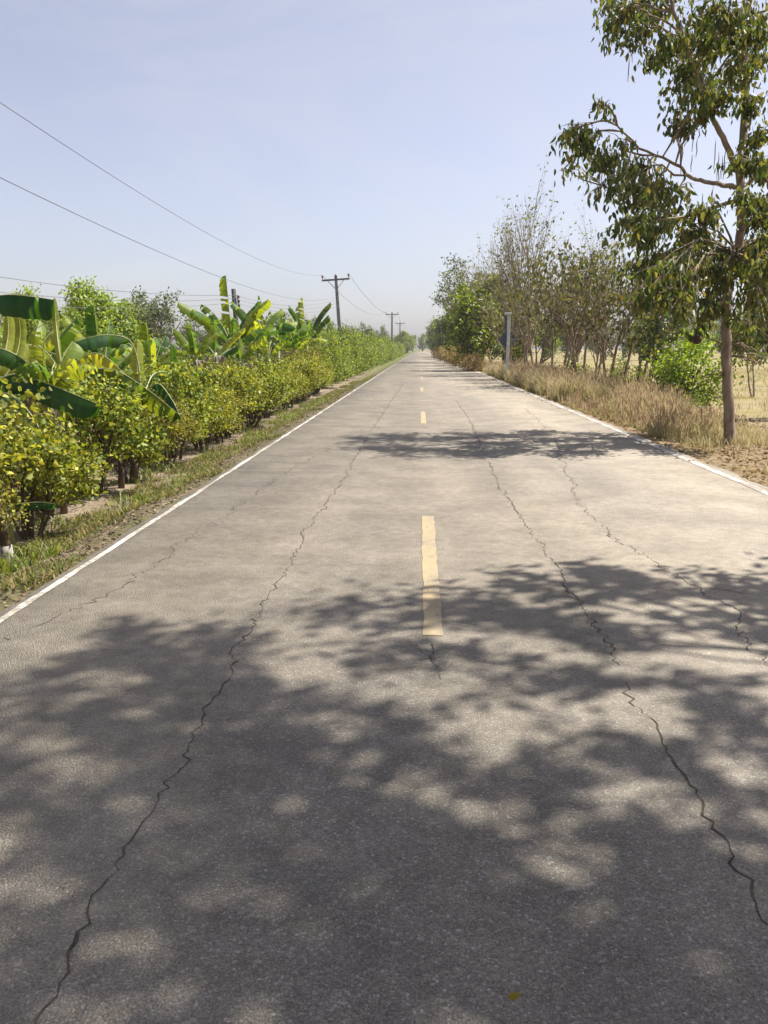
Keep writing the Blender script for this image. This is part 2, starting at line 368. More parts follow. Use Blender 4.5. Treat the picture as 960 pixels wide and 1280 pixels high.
def finish(root, wood, P, size, ratio, cols, bark, leaf=None, droop=.5, spread=.7, simple=False, up=0., crown='crown', trunk='trunk'):
    wood.build(trunk, bark, root)
    if P is not None and len(P):
        n = len(P); A = rng.normal(size=(n, 3))*spread; A[:, 2] += up-droop; L = size*(.6+.8*rng.random(n))
        leaves(crown, P, A, L, L*ratio*(.8+.4*rng.random(n)), palette(n, cols, .18), leaf or M['leaf'], root, simple=simple)
BASE = dict(seg=[8, 6, 5, 4], wob=[.07, .12, .16, .2], up=[.05, .06, .03, -.02], tap=[.35, .3, .35, .4], sides=[10, 6, 4, 3], levels=4,
            kids=[9, 5, 4, 0], start=[.3, .25, .3, 0], ang=[50, 45, 45, 0], ratio=[.5, .5, .5, 0])
def tree(name, loc, h, r, cols, bark, per=6, size=.1, ratio=.3, over=None, jit=.08, droop=.5, spread=.7, simple=False, seed=1, stems=1, lean=(0, 0), crown='crown', up=0.):
    random.seed(seed); P = dict(BASE); P.update(over or {})
    root = empty(name, loc); wood = MB(); tw = []
    for s in range(stems):
        a = random.random()*6.28; k = .0 if stems == 1 else .32
        d = Vector((lean[0]+k*math.cos(a), lean[1]+k*math.sin(a), 1)).normalized()
        grow(wood, tw, Vector((math.cos(a)*.08*(stems > 1), math.sin(a)*.08*(stems > 1), -.1)), d, h*random.uniform(.8, 1)*.78, r*(1 if stems == 1 else .7), 0, P)
    pts = twig_leaves(tw, per, jit) if per else None
    finish(root, wood, pts, size, ratio, cols, bark, droop=droop, spread=spread, simple=simple, crown=crown, up=up)
    return root
def shrub(name, loc, h, w, nl, size, cols, bark, seed=1, stem_h=.35, simple=False, ratio=.32, clump=.16, spiky=.1, stems=6, floor=.12):
    """several stems, leafy clumps through an uneven crown"""
    random.seed(seed); root = empty(name, loc); wood = MB(); C = []
    nc = 34
    for k in range(nc):
        a = random.random()*6.28; u = random.random()**.5; z = random.random()
        rr = w*.5*math.sin(math.pi*(.18+.72*z))**.6*(.35+.65*u)*random.uniform(.8, 1.15)
        C.append(Vector((math.cos(a)*rr, math.sin(a)*rr, h*(stem_h+(1-stem_h)*z*random.uniform(.85, 1.08)))))
    for s in range(stems):
        a = s*6.28/stems+random.random(); b0 = Vector((math.cos(a)*.07, math.sin(a)*.07, -.08)); top = Vector((math.cos(a)*w*.22, math.sin(a)*w*.22, h*.62))
        mid = b0.lerp(top, .5)+rv(.04*h); wood.tube([b0, b0.lerp(mid, .5)+rv(.02*h), mid, mid.lerp(top, .5)+rv(.03*h), top], [.022*h, .018*h, .014*h, .011*h, .006*h], 6, False)
        for c in C[s::stems]:
            wood.tube([mid, mid.lerp(c, .5)+rv(.05*h), c], [.01*h, .006*h, .003*h], 4, False)
    C = np.array(C); k = rng.integers(0, nc, nl); off = rng.normal(size=(nl, 3))*clump*h; off[:, 2] *= .75
    P = C[k]+off; P = P[P[:, 2] > h*floor]
    # long shoots poking out
    sp = []
    for _ in range(int(20*spiky*10)):
        c = Vector(C[random.randrange(nc)]); d = (Vector((c.x, c.y, 0))*.8/w+Vector((0, 0, 1))+rv(.25)).normalized(); L = h*random.uniform(.15, .35)
        wood.tube([c, c+d*L*.5, c+d*L+rv(.01)], [.005*h, .003*h, .0015*h], 3, False)
        for q in np.linspace(.2, 1, 14): sp.append(c+d*L*q+rv(.02*h))
    if sp: P = np.concatenate([P, np.array(sp)])
    finish(root, wood, P, size, ratio, cols, bark, droop=.0, spread=1, up=.25, simple=simple)
    return root

ORD = ['nearest', 'second nearest', 'third nearest', 'fourth nearest', 'fifth nearest', 'sixth nearest', 'seventh nearest', 'eighth nearest', 'ninth nearest', 'tenth nearest',
       'eleventh nearest', 'twelfth nearest', 'thirteenth nearest', 'fourteenth nearest', 'fifteenth nearest', 'sixteenth nearest']
# --- yellow-green hedge shrubs on the left verge
YG = [(.055, .08, .013), (.14, .165, .023), (.27, .28, .036), (.4, .39, .06)]
GR = [(.035, .06, .012), (.075, .12, .02), (.13, .18, .03), (.18, .22, .045)]
BR = [(.16, .1, .04), (.25, .17, .08), (.12, .1, .03)]
protos = [shrub('hedge_shrub', (0, 0, 0), 1.16, 1.25, 5600 if s != 4 else 3800, (.04, .058, .036, .05)[s-3], cc, M['bark_dark'], s, ratio=.34, stem_h=sh, clump=cl_, floor=.26, spiky=sp) for s, cc, sh, cl_, sp in ((3, YG, .42, .1, .1), (4, [(.065, .09, .014), (.13, .16, .022), (.23, .255, .038), (.35, .34, .055)], .34, .085, .22), (5, [(.06, .07, .016), (.14, .15, .024), (.25, .24, .04), (.36, .32, .08)], .4, .09, .18), (6, [(.06, .09, .014), (.13, .175, .024), (.23, .28, .04), (.32, .32, .06)], .3, .1, .3))]
used = set(); yy = 4.9; k = 0
while yy < 35:
    i = (0, 2, 1, 0, 3, 1, 2, 3)[k % 8]; o = protos[i] if i not in used else copy_tree(protos[i]); used.add(i)
    x = -4.02+random.uniform(-.2, .16)-.012*yy; s = random.choice((.72, .85, .95, 1.05, 1.2))*random.uniform(.94, 1.06)*(.92 if yy < 14 else 1 if yy < 18 else 1.15)
    o.location = (x, yy, G(x, yy)); o.rotation_euler.z = random.random()*6.28; o.scale = (s, s, s*random.uniform(.8, 1.12))
    if k < 16: tag(o, ORD[k]+' yellow-green leafy shrub of the low hedge left of the road', 'shrub', 'yellow-green shrubs of the low roadside hedge')
    else: tag(o, 'distant yellow-green leafy shrub where the low hedge meets the taller bushes', 'shrub', 'yellow-green shrubs of the low roadside hedge')
    yy += random.uniform(.9, 1.45); k += 1
# second, looser row behind the hedge
used = set()
pr2 = [shrub('green_bush', (0, 0, 0), 1.7, 1.8, 3200, .075, GR, M['bark_dark'], s, stem_h=.15) for s in (13, 14)]
for k, (x, y, s) in enumerate([(-7, 30, 1.), (-8.5, 33, 1.1), (-6.8, 35, 1.), (-10, 36, 1.2), (-9, 40, 1.2), (-5.6, 15.5, .8), (-6.6, 17.8, .9), (-5.9, 20.5, .95), (-7.4, 22.5, 1.), (-6.0, 26.5, 1.1), (-9.4, 19.5, 1.), (-9.5, 24, 1.05), (-8.2, 28, 1.2), (-11, 21.5, 1.1), (-13, 25, 1.2), (-7.9, 14, .8), (-10, 16, .95)]):
    i = k % 2; o = pr2[i] if i not in used else copy_tree(pr2[i]); used.add(i)
    o.location = (x, y, G(x, y)-.05); o.rotation_euler.z = k*1.3; o.scale = (s, s, s)
    tag(o, 'dark green bush half hidden among the banana plants behind the hedge', 'bush', 'bushes among the banana plants')

# --- tall green shrubs further along on the left
TG = [(.045, .075, .013), (.11, .165, .022), (.2, .255, .036), (.28, .32, .06)]
pr3 = [shrub('tall_shrub', (0, 0, 0), 3.1, 2.7, 5200, .11, TG, M['bark_dark'], s, stem_h=.06, clump=.1, spiky=.25) for s in (21, 22, 23)]
used = set(); ypos = 36.5; k = 0
while ypos < 190:
    for row in (0, 1):
        x = (-5.0 if row == 0 else -7.6)+random.uniform(-.3, .3); y = ypos+random.uniform(-.4, .4)+row*.8; i = (k+row) % 3
        o = pr3[i] if i not in used else copy_tree(pr3[i]); used.add(i)
        s = random.uniform(.78, 1.0)*(1 if row == 0 else 1.05)*(.72 if ypos < 38 else .9 if ypos < 42 else 1.) ; o.scale = (s, s, s*random.uniform(.9, 1.08)); o.rotation_euler.z = random.random()*6.28
        o.location = (x, y, G(x, y)-.05)
        if row == 0 and k < 8: tag(o, ORD[k]+' of the tall green roadside shrubs past the banana plants on the left', 'shrub', 'tall green shrubs along the left of the road')
        else: tag(o, ('tall green shrub in the far roadside row on the left, beyond the crossarm pole' if row == 0 else 'tall green shrub standing behind the front row on the left'), 'shrub', 'far tall green shrubs in the left row' if row == 0 else 'tall green shrubs behind the front row')
    ypos += random.uniform(1.9, 2.6)*(1 if ypos < 60 else 1.8); k += 1

# --- trees behind the banana plants on the left
EG = [(.07, .12, .02), (.16, .24, .034), (.26, .35, .05), (.33, .4, .08)]
pl = dict(kids=[13, 6, 4, 0], start=[.18, .15, .2, 0], ang=[52, 40, 40, 0], ratio=[.42, .5, .5, 0], up=[.05, .12, .08, 0])
def put(o, p, rz, label, cat, group=None, s=1):
    o.location = (p[0], p[1], G(p[0], p[1])-.03); o.rotation_euler.z = rz; o.scale = (s, s, s); return tag(o, label, cat, group)
def spot(px, t): q = at(px, 435, t); return (q.x, q.y)
GL = 'bright green trees behind the banana plants'
t1 = tree('leafy_tree', (0, 0, 0), 5.6, .12, EG, M['bark_pale'], 24, .14, .24, pl, .2, .0, 1, seed=31)
put(t1, spot(113, 33), 0, 'feathery bright green tree, the tallest behind the banana plants on the left', 'tree', GL, 1.08)
put(copy_tree(t1), spot(160, 36), 2, 'feathery bright green tree just right of the tallest one behind the banana plants', 'tree', GL, .95)
put(copy_tree(t1), spot(20, 33), 4, 'feathery bright green tree at the left edge above the big banana leaf', 'tree', GL, 1.0)
put(copy_tree(t1), spot(-25, 30), 1, 'feathery green tree cut off by the left edge of the view', 'tree', GL, 1.0)
put(copy_tree(t1), spot(62, 42), 5, 'green tree in the gap between the two brightest trees behind the bananas', 'tree', GL, .9)
put(copy_tree(t1), spot(284, 62), 3, 'thin-crowned tree just left of the dark bare pole', 'tree', GL, 1.0)
t2 = tree('round_tree', (0, 0, 0), 5.2, .16, [(.04, .065, .02), (.075, .11, .03), (.12, .15, .05)], M['bark'], 11, .15, .3, dict(pl, ang=[62, 45, 40, 0], ratio=[.6, .5, .5, 0]), .16, .0, 1, seed=33)
put(t2, spot(205, 50), 0, 'darker round-crowned tree right of the feathery trees on the left', 'tree', s=1.05)
put(copy_tree(t2), spot(172, 58), 2, 'round-crowned tree behind the feathery tree pair on the left', 'tree', s=1.2)
put(copy_tree(t2), spot(238, 66), 1, 'low round tree whose top falls away toward the dark pole', 'tree', s=.85)
put(copy_tree(t2), spot(110, 55), 4, 'round-crowned tree filling the space behind the tallest feathery tree', 'tree', s=1.)
for k, (px, t, s) in enumerate([(345, 75, 1.), (385, 85, 1.), (410, 62, .8), (445, 70, .75), (460, 120, 1.1), (480, 190, 1.4), (265, 90, .9), (315, 95, 1.), (20, 80, 1.2), (70, 75, 1.1), (140, 85, 1.2)]):
    put(copy_tree(t2), spot(px, t), k, 'distant green tree rising a little over the shrubs left of the road', 'tree', 'distant trees left of the road', s)

# --- banana plants
def banana_leaf(root, pts, width, fold=55, tears=.25, cols=None, side=None, seed=0, thick=.011, start=.16, dry=False):
    """a leaf along a curved midrib: fold 0 = flat, 80 = both halves hang"""
    random.seed(seed); P = [Vector(p) for p in pts]; n = 46
    C = []                                                           # Catmull-Rom through the points
    Q = [P[0]*2-P[1]]+P+[P[-1]*2-P[-2]]
    for j in range(n+1):
        s = j/n*(len(P)-1); i = min(int(s), len(P)-2); u = s-i; a, b, c, d = Q[i:i+4]
        C.append(.5*((2*b)+(c-a)*u+(2*a-5*b+4*c-d)*u*u+(3*b-a-3*c+d)*u**3))
    V = []; Fs = []; K = []
    cols = cols or [(.03, .08, .012), (.06, .12, .015), (.15, .18, .03)]
    base = Vector(cols[0]).lerp(Vector(cols[1]), random.random())
    for h in (-1, 1):
        prev = None; droop = 0; sub = 0
        fa = R(fold); 
        for j in range(n+1):
            t = (C[min(j+1, n)]-C[max(j-1, 0)]).normalized()
            sd = (Vector(side) if side else t.cross(Vector((0, 0, 1))))
            if sd.length < .08: sd = Vector((1, 0, 0))
            sd = (sd-t*sd.dot(t)).normalized(); nn = sd.cross(t).normalized()
            if nn.z < 0 and not side: nn = -nn
            u = j/n; u2 = (u-start)/(1-start)
            w = 0 if u2 <= 0 else (random.uniform(.93, 1.02))*width*min(1, (u2*7)**.6)*(1-max(0, (u2-.72)/.28)**2.2)**.5 if u2 < 1 else 0.01
            tear = random.random() < tears*.6 and 0 < u2 < .95
            if tear or prev is None: droop = random.gauss(0, .16); f = Vector(cols[1]).lerp(Vector(cols[2]), random.random()).lerp(base, .35) if random.random() < .3 else base; prev = None
            if u2 <= 0: continue
            a = fa+droop; row = []; st = 1+.2*random.gauss(0, 1)*(j % 2)
            gap = (C[min(j+1, n)]-C[j])*(.45 if tear else 0)
            for m in range(4):
                q = m/3; aa = a+q*q*.35                              # the blade curls down to its edge
                row.append(len(V)); V.append(C[j]+gap+(sd*h*math.cos(aa)-nn*math.sin(aa))*w*q+t*(w*.22*q)); K.append(f*st)
            if prev: 
                for m in range(3): Fs.append((prev[m], prev[m+1], row[m+1], row[m]))
            prev = row
            if tear: pass
    o = npmesh('leaf', np.array(V), [np.array(Fs)], np.clip(np.array(K), 0, 1), M['dry'] if dry else M['banana'], root, smooth=True)
    b = MB(); b.tube([c+Vector((0, 0, .002)) for c in C], [thick*(1.25-1.05*j/n) for j in range(n+1)], 6)
    b.build('midrib', M['midrib'] if not dry else M['bark_pale'], o)
    return o
def banana(loc, label, h, specs=None, nleaf=8, L=1.6, W=.24, seed=0, group='banana plants behind the hedge', dead=0):
    random.seed(seed); root = tag(empty('banana_plant', loc), label, 'banana plant', group)
    b = MB(); b.tube([(0, 0, -.1), (0, 0, h*.4), (.02, .01, h*.8), (.02, .02, h+.1)], [.11, .095, .075, .045], 12); b.build('stem', M['stem'], root)
    if specs is None:
        for k in range(nleaf):
            a = k*2.4+random.uniform(-.3, .3); el = random.uniform(.75, 1.35) if k < nleaf-1 else 1.5; l = L*random.uniform(.75, 1.1); d = Vector((math.cos(a), math.sin(a), 0))
            o = Vector((.02, .02, h)); dr = random.uniform(.1, .95)*(k < nleaf-1)
            e2 = el-dr*.35; e3 = el-dr*.9; e4 = el-dr*1.5; u = lambda e: d*math.cos(e)+Vector((0, 0, math.sin(e))); p1 = o+u(el)*l*.25; p2 = p1+u(e2)*l*.25; p3 = p2+u(e3)*l*.25; p4 = p3+u(e4)*l*.22
            banana_leaf(root, [o, p1, p2, p3, p4], W*random.uniform(.65, .95), fold=random.uniform(20, 60), tears=random.uniform(.08, .4), seed=seed*31+k,
                        side=(math.sin(a), -math.cos(a), 0) if k == nleaf-1 else None,
                        cols=[(.03, .09, .014), (.065, .14, .018), (.16, .21, .03)] if random.random() < .5 else [(.1, .17, .02), (.18, .24, .03), (.28, .31, .055)])
    else:
        for k, (pp, w, fold, te, cc, sd, *st) in enumerate(specs):
            banana_leaf(root, [Vector(p)-Vector(loc) for p in pp], w, fold, te, cc, sd, seed*31+k, start=st[0] if st else .16)
    for k in range(dead):
        a = random.random()*6.28; d = Vector((math.cos(a), math.sin(a), 0)); o = Vector((0, 0, h*.9)); l = L*.7
        banana_leaf(root, [o, o+d*.25*l+Vector((0, 0, .18)), o+d*.48*l+Vector((0, 0, .02)), o+d*.6*l-Vector((0, 0, .35*l))], .1, 75, .5, [(.22, .15, .08), (.34, .26, .16), (.4, .32, .22)], None, 900+k+seed, .01, dry=True)
    return root
DG = [(.012, .055, .01), (.02, .07, .012), (.06, .11, .015)]; YL = [(.13, .17, .022), (.2, .235, .03), (.3, .31, .07)]; MG = [(.04, .085, .012), (.07, .12, .014), (.16, .19, .025)]
T = 10.9; fx = (.05, -1, 0)
def pts(*a): return [at(x, y, T+d) for x, y, d in a]
l1 = at(80, 480, T); loc1 = (l1.x, l1.y, G(l1.x, l1.y)); flat = (.1, .5, 1)
banana(loc1, 'banana plant with arching ribbed leaves in the middle of the near banana clump', l1.z-loc1[2], [
    (pts((86, 480, 0), (96, 452, -.1), (122, 442, -.2), (150, 462, -.4), (176, 498, -.7)), .21, 62, .35, YL, None),
    (pts((88, 484, 0), (105, 466, -.2), (140, 462, -.4), (180, 484, -.6), (226, 520, -.8)), .24, 66, .2, MG, None),
    (pts((78, 478, 0), (64, 448, -.1), (44, 431, -.3), (20, 440, -.5), (2, 462, -.8)), .22, 66, .35, YL, None),
    (pts((74, 482, 0), (55, 464, -.3), (30, 458, -.5), (8, 470, -.8), (-15, 496, -1.1)), .2, 60, .3, MG, None),
    (pts((80, 478, 0), (74, 440, 0), (70, 405, .1), (68, 372, .1)), .055, 20, 0, YL, None),
    (pts((84, 478, .1), (100, 455, .5), (135, 470, 1.2), (165, 500, 1.8)), .2, 50, .3, DG, None),
    (pts((86, 476, .1), (78, 450, .5), (60, 440, 1.1), (30, 440, 1.8)), .2, 50, .3, MG, None)], seed=2)
T = 9.6; l0 = at(-18, 500, T); loc0 = (l0.x, l0.y, G(l0.x, l0.y))
banana(loc0, 'banana plant at the left edge with one big dark leaf held flat above the rest', l0.z-loc0[2], [
    (pts((-15, 500, 0), (-25, 430, 0), (-30, 380, -.1), (5, 369, -.3), (40, 371, -.4), (67, 375, -.5)), .27, 62, .06, DG, None, .5),
    (pts((-10, 490, 0), (-5, 478, -.2), (20, 468, -.3), (60, 480, -.5), (95, 494, -.7), (124, 506, -.8)), .25, 64, .15, DG, None),
    (pts((-12, 490, 0), (2, 455, 0), (10, 420, .1), (9, 388, .1)), .09, 12, 0, YL, (1, .2, 0)),
    (pts((-8, 490, .1), (16, 455, .2), (25, 420, .3), (22, 385, .3)), .08, 12, 0, YL, (1, .2, 0)),
    (pts((-10, 500, 0), (0, 490, -.2), (15, 500, -.4), (28, 525, -.5)), .08, 50, .2, YL, None),
    (pts((-15, 505, 0), (10, 492, -.5), (40, 520, -1.0), (60, 560, -1.3)), .16, 55, .3, MG, None)], seed=3)
T = 12.5; l2 = at(178, 492, T); loc2 = (l2.x, l2.y, G(l2.x, l2.y))
banana(loc2, 'banana plant with one flat dark leaf and one short upright leaf, near clump', l2.z-loc2[2], [
    (pts((176, 490, 0), (172, 450, .0), (160, 424, -.1), (128, 419, -.3), (94, 427, -.5)), .22, 62, .06, DG, None, .45),
    (pts((178, 492, 0), (173, 475, 0), (171, 450, 0), (172, 425, .05)), .13, 8, 0, YL, (1, .1, 0)),
    (pts((180, 492, 0), (198, 480, -.2), (215, 500, -.5), (226, 522, -.7)), .17, 60, .2, DG, None),
    (pts((180, 492, 0), (192, 468, .3), (212, 466, .6), (240, 482, .8)), .14, 50, .3, MG, None)], seed=4)
for px_, py_, t_, L_, lb in ((38, 478, 13, 1.4, 'banana plant behind the two nearest ones at the left edge'), (128, 482, 14.5, 1.4, 'banana plant half hidden behind the arching leaves of the near clump'), (188, 476, 16.5, 1.4, 'banana plant at the back of the near clump, in front of the feathery trees'), (60, 500, 9.3, 1.0, 'young banana plant low in front of the near clump')):
    q = at(px_, py_, t_); banana((q.x, q.y, G(q.x, q.y)), lb, q.z-G(q.x, q.y), nleaf=8, L=L_, W=.22, seed=int(px_), dead=2)
q = at(212, 500, 14); banana((q.x, q.y, G(q.x, q.y)), 'small banana plant with narrow upright leaves right of the near clump', q.z-G(q.x, q.y), nleaf=6, L=.95, W=.13, seed=5)
q = at(243, 452, 17); banana((q.x, q.y, G(q.x, q.y)), 'half-dead banana plant hung with dry brown leaves between the two clumps', q.z-G(q.x, q.y), nleaf=5, L=1.0, W=.16, seed=6, dead=12)
q = at(268, 446, 19); banana((q.x, q.y, G(q.x, q.y)), 'mostly dead banana plant with brown leaves at the left end of the far clump', q.z-G(q.x, q.y), nleaf=3, L=1.1, W=.16, seed=7, dead=12)
for k, (px, py, t, L, W, n, lab, dd) in enumerate([
        (290, 436, 23, 2.0, .32, 10, 'tall banana plant with wide leaves reaching left in the far clump', 3),
        (322, 434, 26, 2.1, .32, 11, 'tallest banana plant of the far clump, its newest leaf pointing straight up', 2),
        (347, 440, 28, 1.9, .28, 9, 'low banana plant in front of the tallest one of the far clump', 3),
        (383, 434, 35, 2.3, .3, 10, 'banana plant at the right end of the far clump beside the green shrubs', 1),
        (300, 456, 21.5, 1.4, .22, 7, 'low banana plant at the front of the far clump, left of the tallest one', 4),
        (335, 450, 25, 1.5, .24, 8, 'middle banana plant of the far clump, just right of the tallest one', 2),
        (368, 446, 31, 1.8, .25, 9, 'banana plant of the far clump left of its right-end plant', 3),
        (262, 468, 19.5, 1.2, .18, 6, 'banana plant with ragged leaves low on the left of the far clump', 4),
        (402, 444, 41, 1.9, .2, 8, 'small banana plant half buried in the green shrubs right of the far clump', 0)]):
    q = at(px, py, t); banana((q.x, q.y, G(q.x, q.y)), lab, q.z-G(q.x, q.y), nleaf=n, L=L, W=W, seed=40+k, dead=dd)
# cut leaf hanging low near the road
T = 6.9; a = gr(10, 705, -.4)
tk = tag(empty('small_tree', (a.x, a.y, G(a.x, a.y))), 'thin reddish-brown trunk with a whitewashed foot at the left edge of the verge', 'tree')
b = MB(); b.tube([(0, 0, .0), (-.01, 0, .3), (-.06, .0, .7), (-.1, .1, 1.1)], [.05, .042, .036, .03], 9); 
for k in range(5): b.tube([(-.08, .05, .8), (-.1+random.gauss(0, .15), random.gauss(0, .15), 1.1), (random.gauss(-.2, .3), random.gauss(0, .3), 1.35)], [.014, .01, .004], 5)
b.build('trunk', M['bark_dark'], tk)
b = MB(); b.tube([(0, 0, -.05), (.0, 0, .04), (0, 0, .17)], [.062, .056, .051], 9); b.build('painted_foot', M['whitewash'], tk)
n = 1100; P = rng.normal(size=(n, 3))*np.array([.3, .3, .2])+np.array([-.2, .05, 1.2]); L = .06*(.6+.8*rng.random(n))
leaves('crown', P, rng.normal(size=(n, 3)), L, L*.36, palette(n, YG), M['leaf'], tk)
q = at(10, 632, 7.4); s0 = tag(empty('banana_sucker', (q.x, q.y, G(q.x, q.y))), 'low banana sucker with one flat leaf sticking out under the hedge', 'banana plant')
b = MB(); b.tube([(0, 0, -.05), (0, 0, q.z-G(q.x, q.y))], [.035, .02], 8); b.build('stem', M['stem'], s0)
T = 7.4; banana_leaf(s0, [Vector(p)-s0.location for p in pts((6, 634, 0), (25, 630, -.1), (50, 628, -.2), (68, 630, -.3))], .07, 40, 0, DG, None, 77, .007)
# dark reddish stem stubs along the hedge foot
for k, (px, py) in enumerate([(50, 668), (95, 640), (165, 612), (182, 604)]):
    a = gr(px, py, -.4); b = MB(); h = random.uniform(.45, .65); b.tube([(0, 0, -.05), (.02, 0, h*.5), (random.uniform(-.1, .1), 0, h)], [.045, .04, .02], 7)
    b.tube([(.01, 0, h*.4), (.12, .02, h*.8), (.2, 0, h*1.1)], [.018, .012, .006], 5)
    o = b.build('dry_stump', M['bark_dark']); o.location = (a.x-.15, a.y, G(a.x, a.y)); tag(o, ['forked dark stump under the hedge, nearest the whitewashed trunk', 'forked dark stump under the hedge, second from the whitewashed trunk', 'forked dark stump under the hedge, third from the whitewashed trunk', 'farthest forked dark stump under the hedge'][k], 'stump', 'dark stumps under the hedge')

# ------------------------------------------------------------------ right side: the big tree
DK = [(.035, .06, .018), (.062, .095, .024), (.115, .135, .036), (.18, .155, .055)]
YB = [(.045, .06, .018), (.08, .09, .028), (.125, .105, .042), (.085, .082, .035), (.06, .085, .022)]
def clump_tree(root, limbs, clumps, depth, leafsize, per, cols, bark, seed, base, z0=None):
    random.seed(seed); wood = MB(); sk = []
    for pp, ra in limbs:
        Q = [Vector(p) for p in pp]; Q = [Q[0]*2-Q[1]]+Q+[Q[-1]*2-Q[-2]]; C = []; rr = []
        m = (len(pp)-1)*5
        for j in range(m+1):
            s = j/m*(len(pp)-1); i = min(int(s), len(pp)-2); u = s-i; a, b, c, d = Q[i:i+4]
            C.append(.5*((2*b)+(c-a)*u+(2*a-5*b+4*c-d)*u*u+(3*b-a-3*c+d)*u**3)+rv(.008)); rr.append(ra[0]*(1-s/(len(pp)-1))+ra[1]*s/(len(pp)-1))
        if base is not None and (Vector(pp[0])-base).length < .3: rr[0] *= 1.5; rr[1] *= 1.2; rr[2] *= 1.06
        wood.tube([c-base for c in C], rr, 12 if ra[0] > .06 else 7, False)
        if C[0].z > 2.6 or z0 is not None: sk += [(c, r) for c, r in zip(C, rr)]
        else: sk += [(c, r) for c, r in zip(C, rr) if c.z > 3.0]
    Ps = []
    for c, r, dens in clumps:
        o, orr = min(sk, key=lambda q: (q[0]-c).length+max(0, q[0].z-c.z+.3)*.9)
        mid = o.lerp(c, .5)+Vector((0, 0, .12*(c-o).length))+rv(.06)
        wood.tube([p-base for p in (o, o.lerp(mid, .5)+rv(.04), mid, mid.lerp(c, .5)+rv(.04), c)], [min(orr*.6, .03), .02, .015, .011, .008], 5, False)
        for k in range(int(9*dens)+3):
            d = rv().normalized(); d.z = abs(d.z)*.5+random.uniform(-.5, .4); st = mid.lerp(c, random.random()); e = c+d*r*random.uniform(.5, 1.1); e.z -= .1*r; m2 = st.lerp(e, .5)+Vector((0, 0, .12*r))
            wood.tube([p-base for p in (st, m2, e)], [.007, .005, .002], 4, False)
            for _ in range(int(per*dens)):
                s = random.random()**.7; p = (st.lerp(m2, s*2) if s < .5 else m2.lerp(e, s*2-1)); Ps.append(p-base+rv(.09*r+.03)-Vector((0, 0, random.random()*.06)))
    P = np.array(Ps); n = len(P); wood.build('trunk', bark, root)
    A = rng.normal(size=(n, 3))*.4; A[:, 2] -= 1.05; L = leafsize*(.6+.8*rng.random(n))
    leaves('crown', P, A, L, L*.2*(.8+.5*rng.random(n)), palette(n, cols, .2), M['leaf'], root, fold=.4, curl=.2)
B = gr(913, 557, G(5.15, 12.6)); D0 = (B-Vector((0, 0, H))).dot(ray(480, 640).normalized())
main = tag(empty('roadside_tree', B), 'tall tree with drooping dark leaves and hanging pods beside the white edge line', 'tree')
def a3(x, y, d=0.): return at(x, y, D0+d)
limbs = [([B-Vector((0, 0, .1)), a3(911, 500), a3(908, 440), a3(908, 385), a3(914, 335), a3(926, 285), a3(924, 215)], (.092, .066)),
         ([a3(924, 215), a3(931, 150, .1), a3(931, 60, .2), a3(940, -40, .3), a3(935, -130, .3)], (.075, .03)),
         ([a3(924, 215), a3(910, 185, -.2), a3(892, 148, -.4), a3(872, 100, -.6), a3(855, 50, -.7), a3(840, 5, -.8), a3(830, -50, -.8)], (.055, .02)),
         ([a3(918, 234), a3(893, 229, -.3), a3(865, 222, -.5), a3(845, 205, -.8), a3(800, 185, -1), a3(765, 150, -1.2)], (.042, .012)),
         ([a3(922, 250), a3(890, 260, .4), a3(850, 275, .9), a3(810, 290, 1.2)], (.04, .015)),
         ([a3(926, 240), a3(945, 220, .4), a3(975, 180, .8), a3(1010, 120, 1.)], (.05, .02)),
         ([a3(925, 290), a3(945, 270, -.4), a3(975, 260, -.8), a3(1000, 230, -1.)], (.04, .015)),
         ([a3(855, 50, -.7), a3(838, 30, -.9), a3(815, 20, -1.1), a3(795, 8, -1.3)], (.022, .01))]
CL = [(770, 12, 32), (790, 48, 34), (825, 20, 38), (850, 60, 36), (878, 30, 36), (905, 60, 34), (900, 5, 34), (940, 25, 34), (945, 75, 32), (820, 72, 28),
      (845, 110, 30), (878, 112, 32), (852, 150, 28), (905, 120, 22), (940, 125, 28), (948, 170, 26), (745, 130, 16), (712, 162, 12), (725, 185, 26), (706, 210, 18), (745, 205, 28), (775, 185, 20), (790, 212, 26),
      (770, 245, 28), (805, 255, 34), (835, 275, 34), (872, 262, 22), (800, 300, 34), (838, 318, 36), (872, 305, 30), (775, 278, 24), (862, 350, 34), (825, 352, 28), (893, 345, 22), (890, 385, 26),
      (945, 250, 26), (952, 300, 30), (945, 345, 26), (965, 385, 26), (990, 300, 40), (1000, 200, 45), (990, 80, 45), (820, -40, 50), (880, -60, 55), (950, -60, 55), (870, -130, 50), (930, -140, 50), (1010, 0, 50), (780, -30, 26), (850, 400, 14), (840, 385, 22), (878, 398, 20), (812, 372, 24), (870, 412, 14), (795, 335, 26), (765, 30, 24), (800, 15, 26), (862, 85, 26), (890, 40, 28), (925, 85, 28), (955, 45, 28), (915, 25, 26), (935, 200, 24), (960, 215, 26), (940, 320, 26), (955, 275, 24), (835, 50, 24), (900, 320, 24), (815, 235, 24), (850, 245, 20), (948, 380, 22), (958, 410, 20), (935, 415, 14), (968, 340, 24), (915, 400, 12)]
random.seed(5); cl = []
for x, y, r in CL:
    d = random.uniform(-2.2, 1.0); cl.append((a3(x, y, d), r*D0/F*1.22, (1.15 if r > 20 else .5)))
    if y > 240 and r > 24 and random.random() < .55: cl.append((a3(x+random.uniform(-16, 16), y+random.uniform(-14, 14), random.uniform(-1.4, 1.4)), r*D0/F, 1.1))
clump_tree(main, limbs, cl, D0, .112, 15, DK, M['bark'], 9, B)
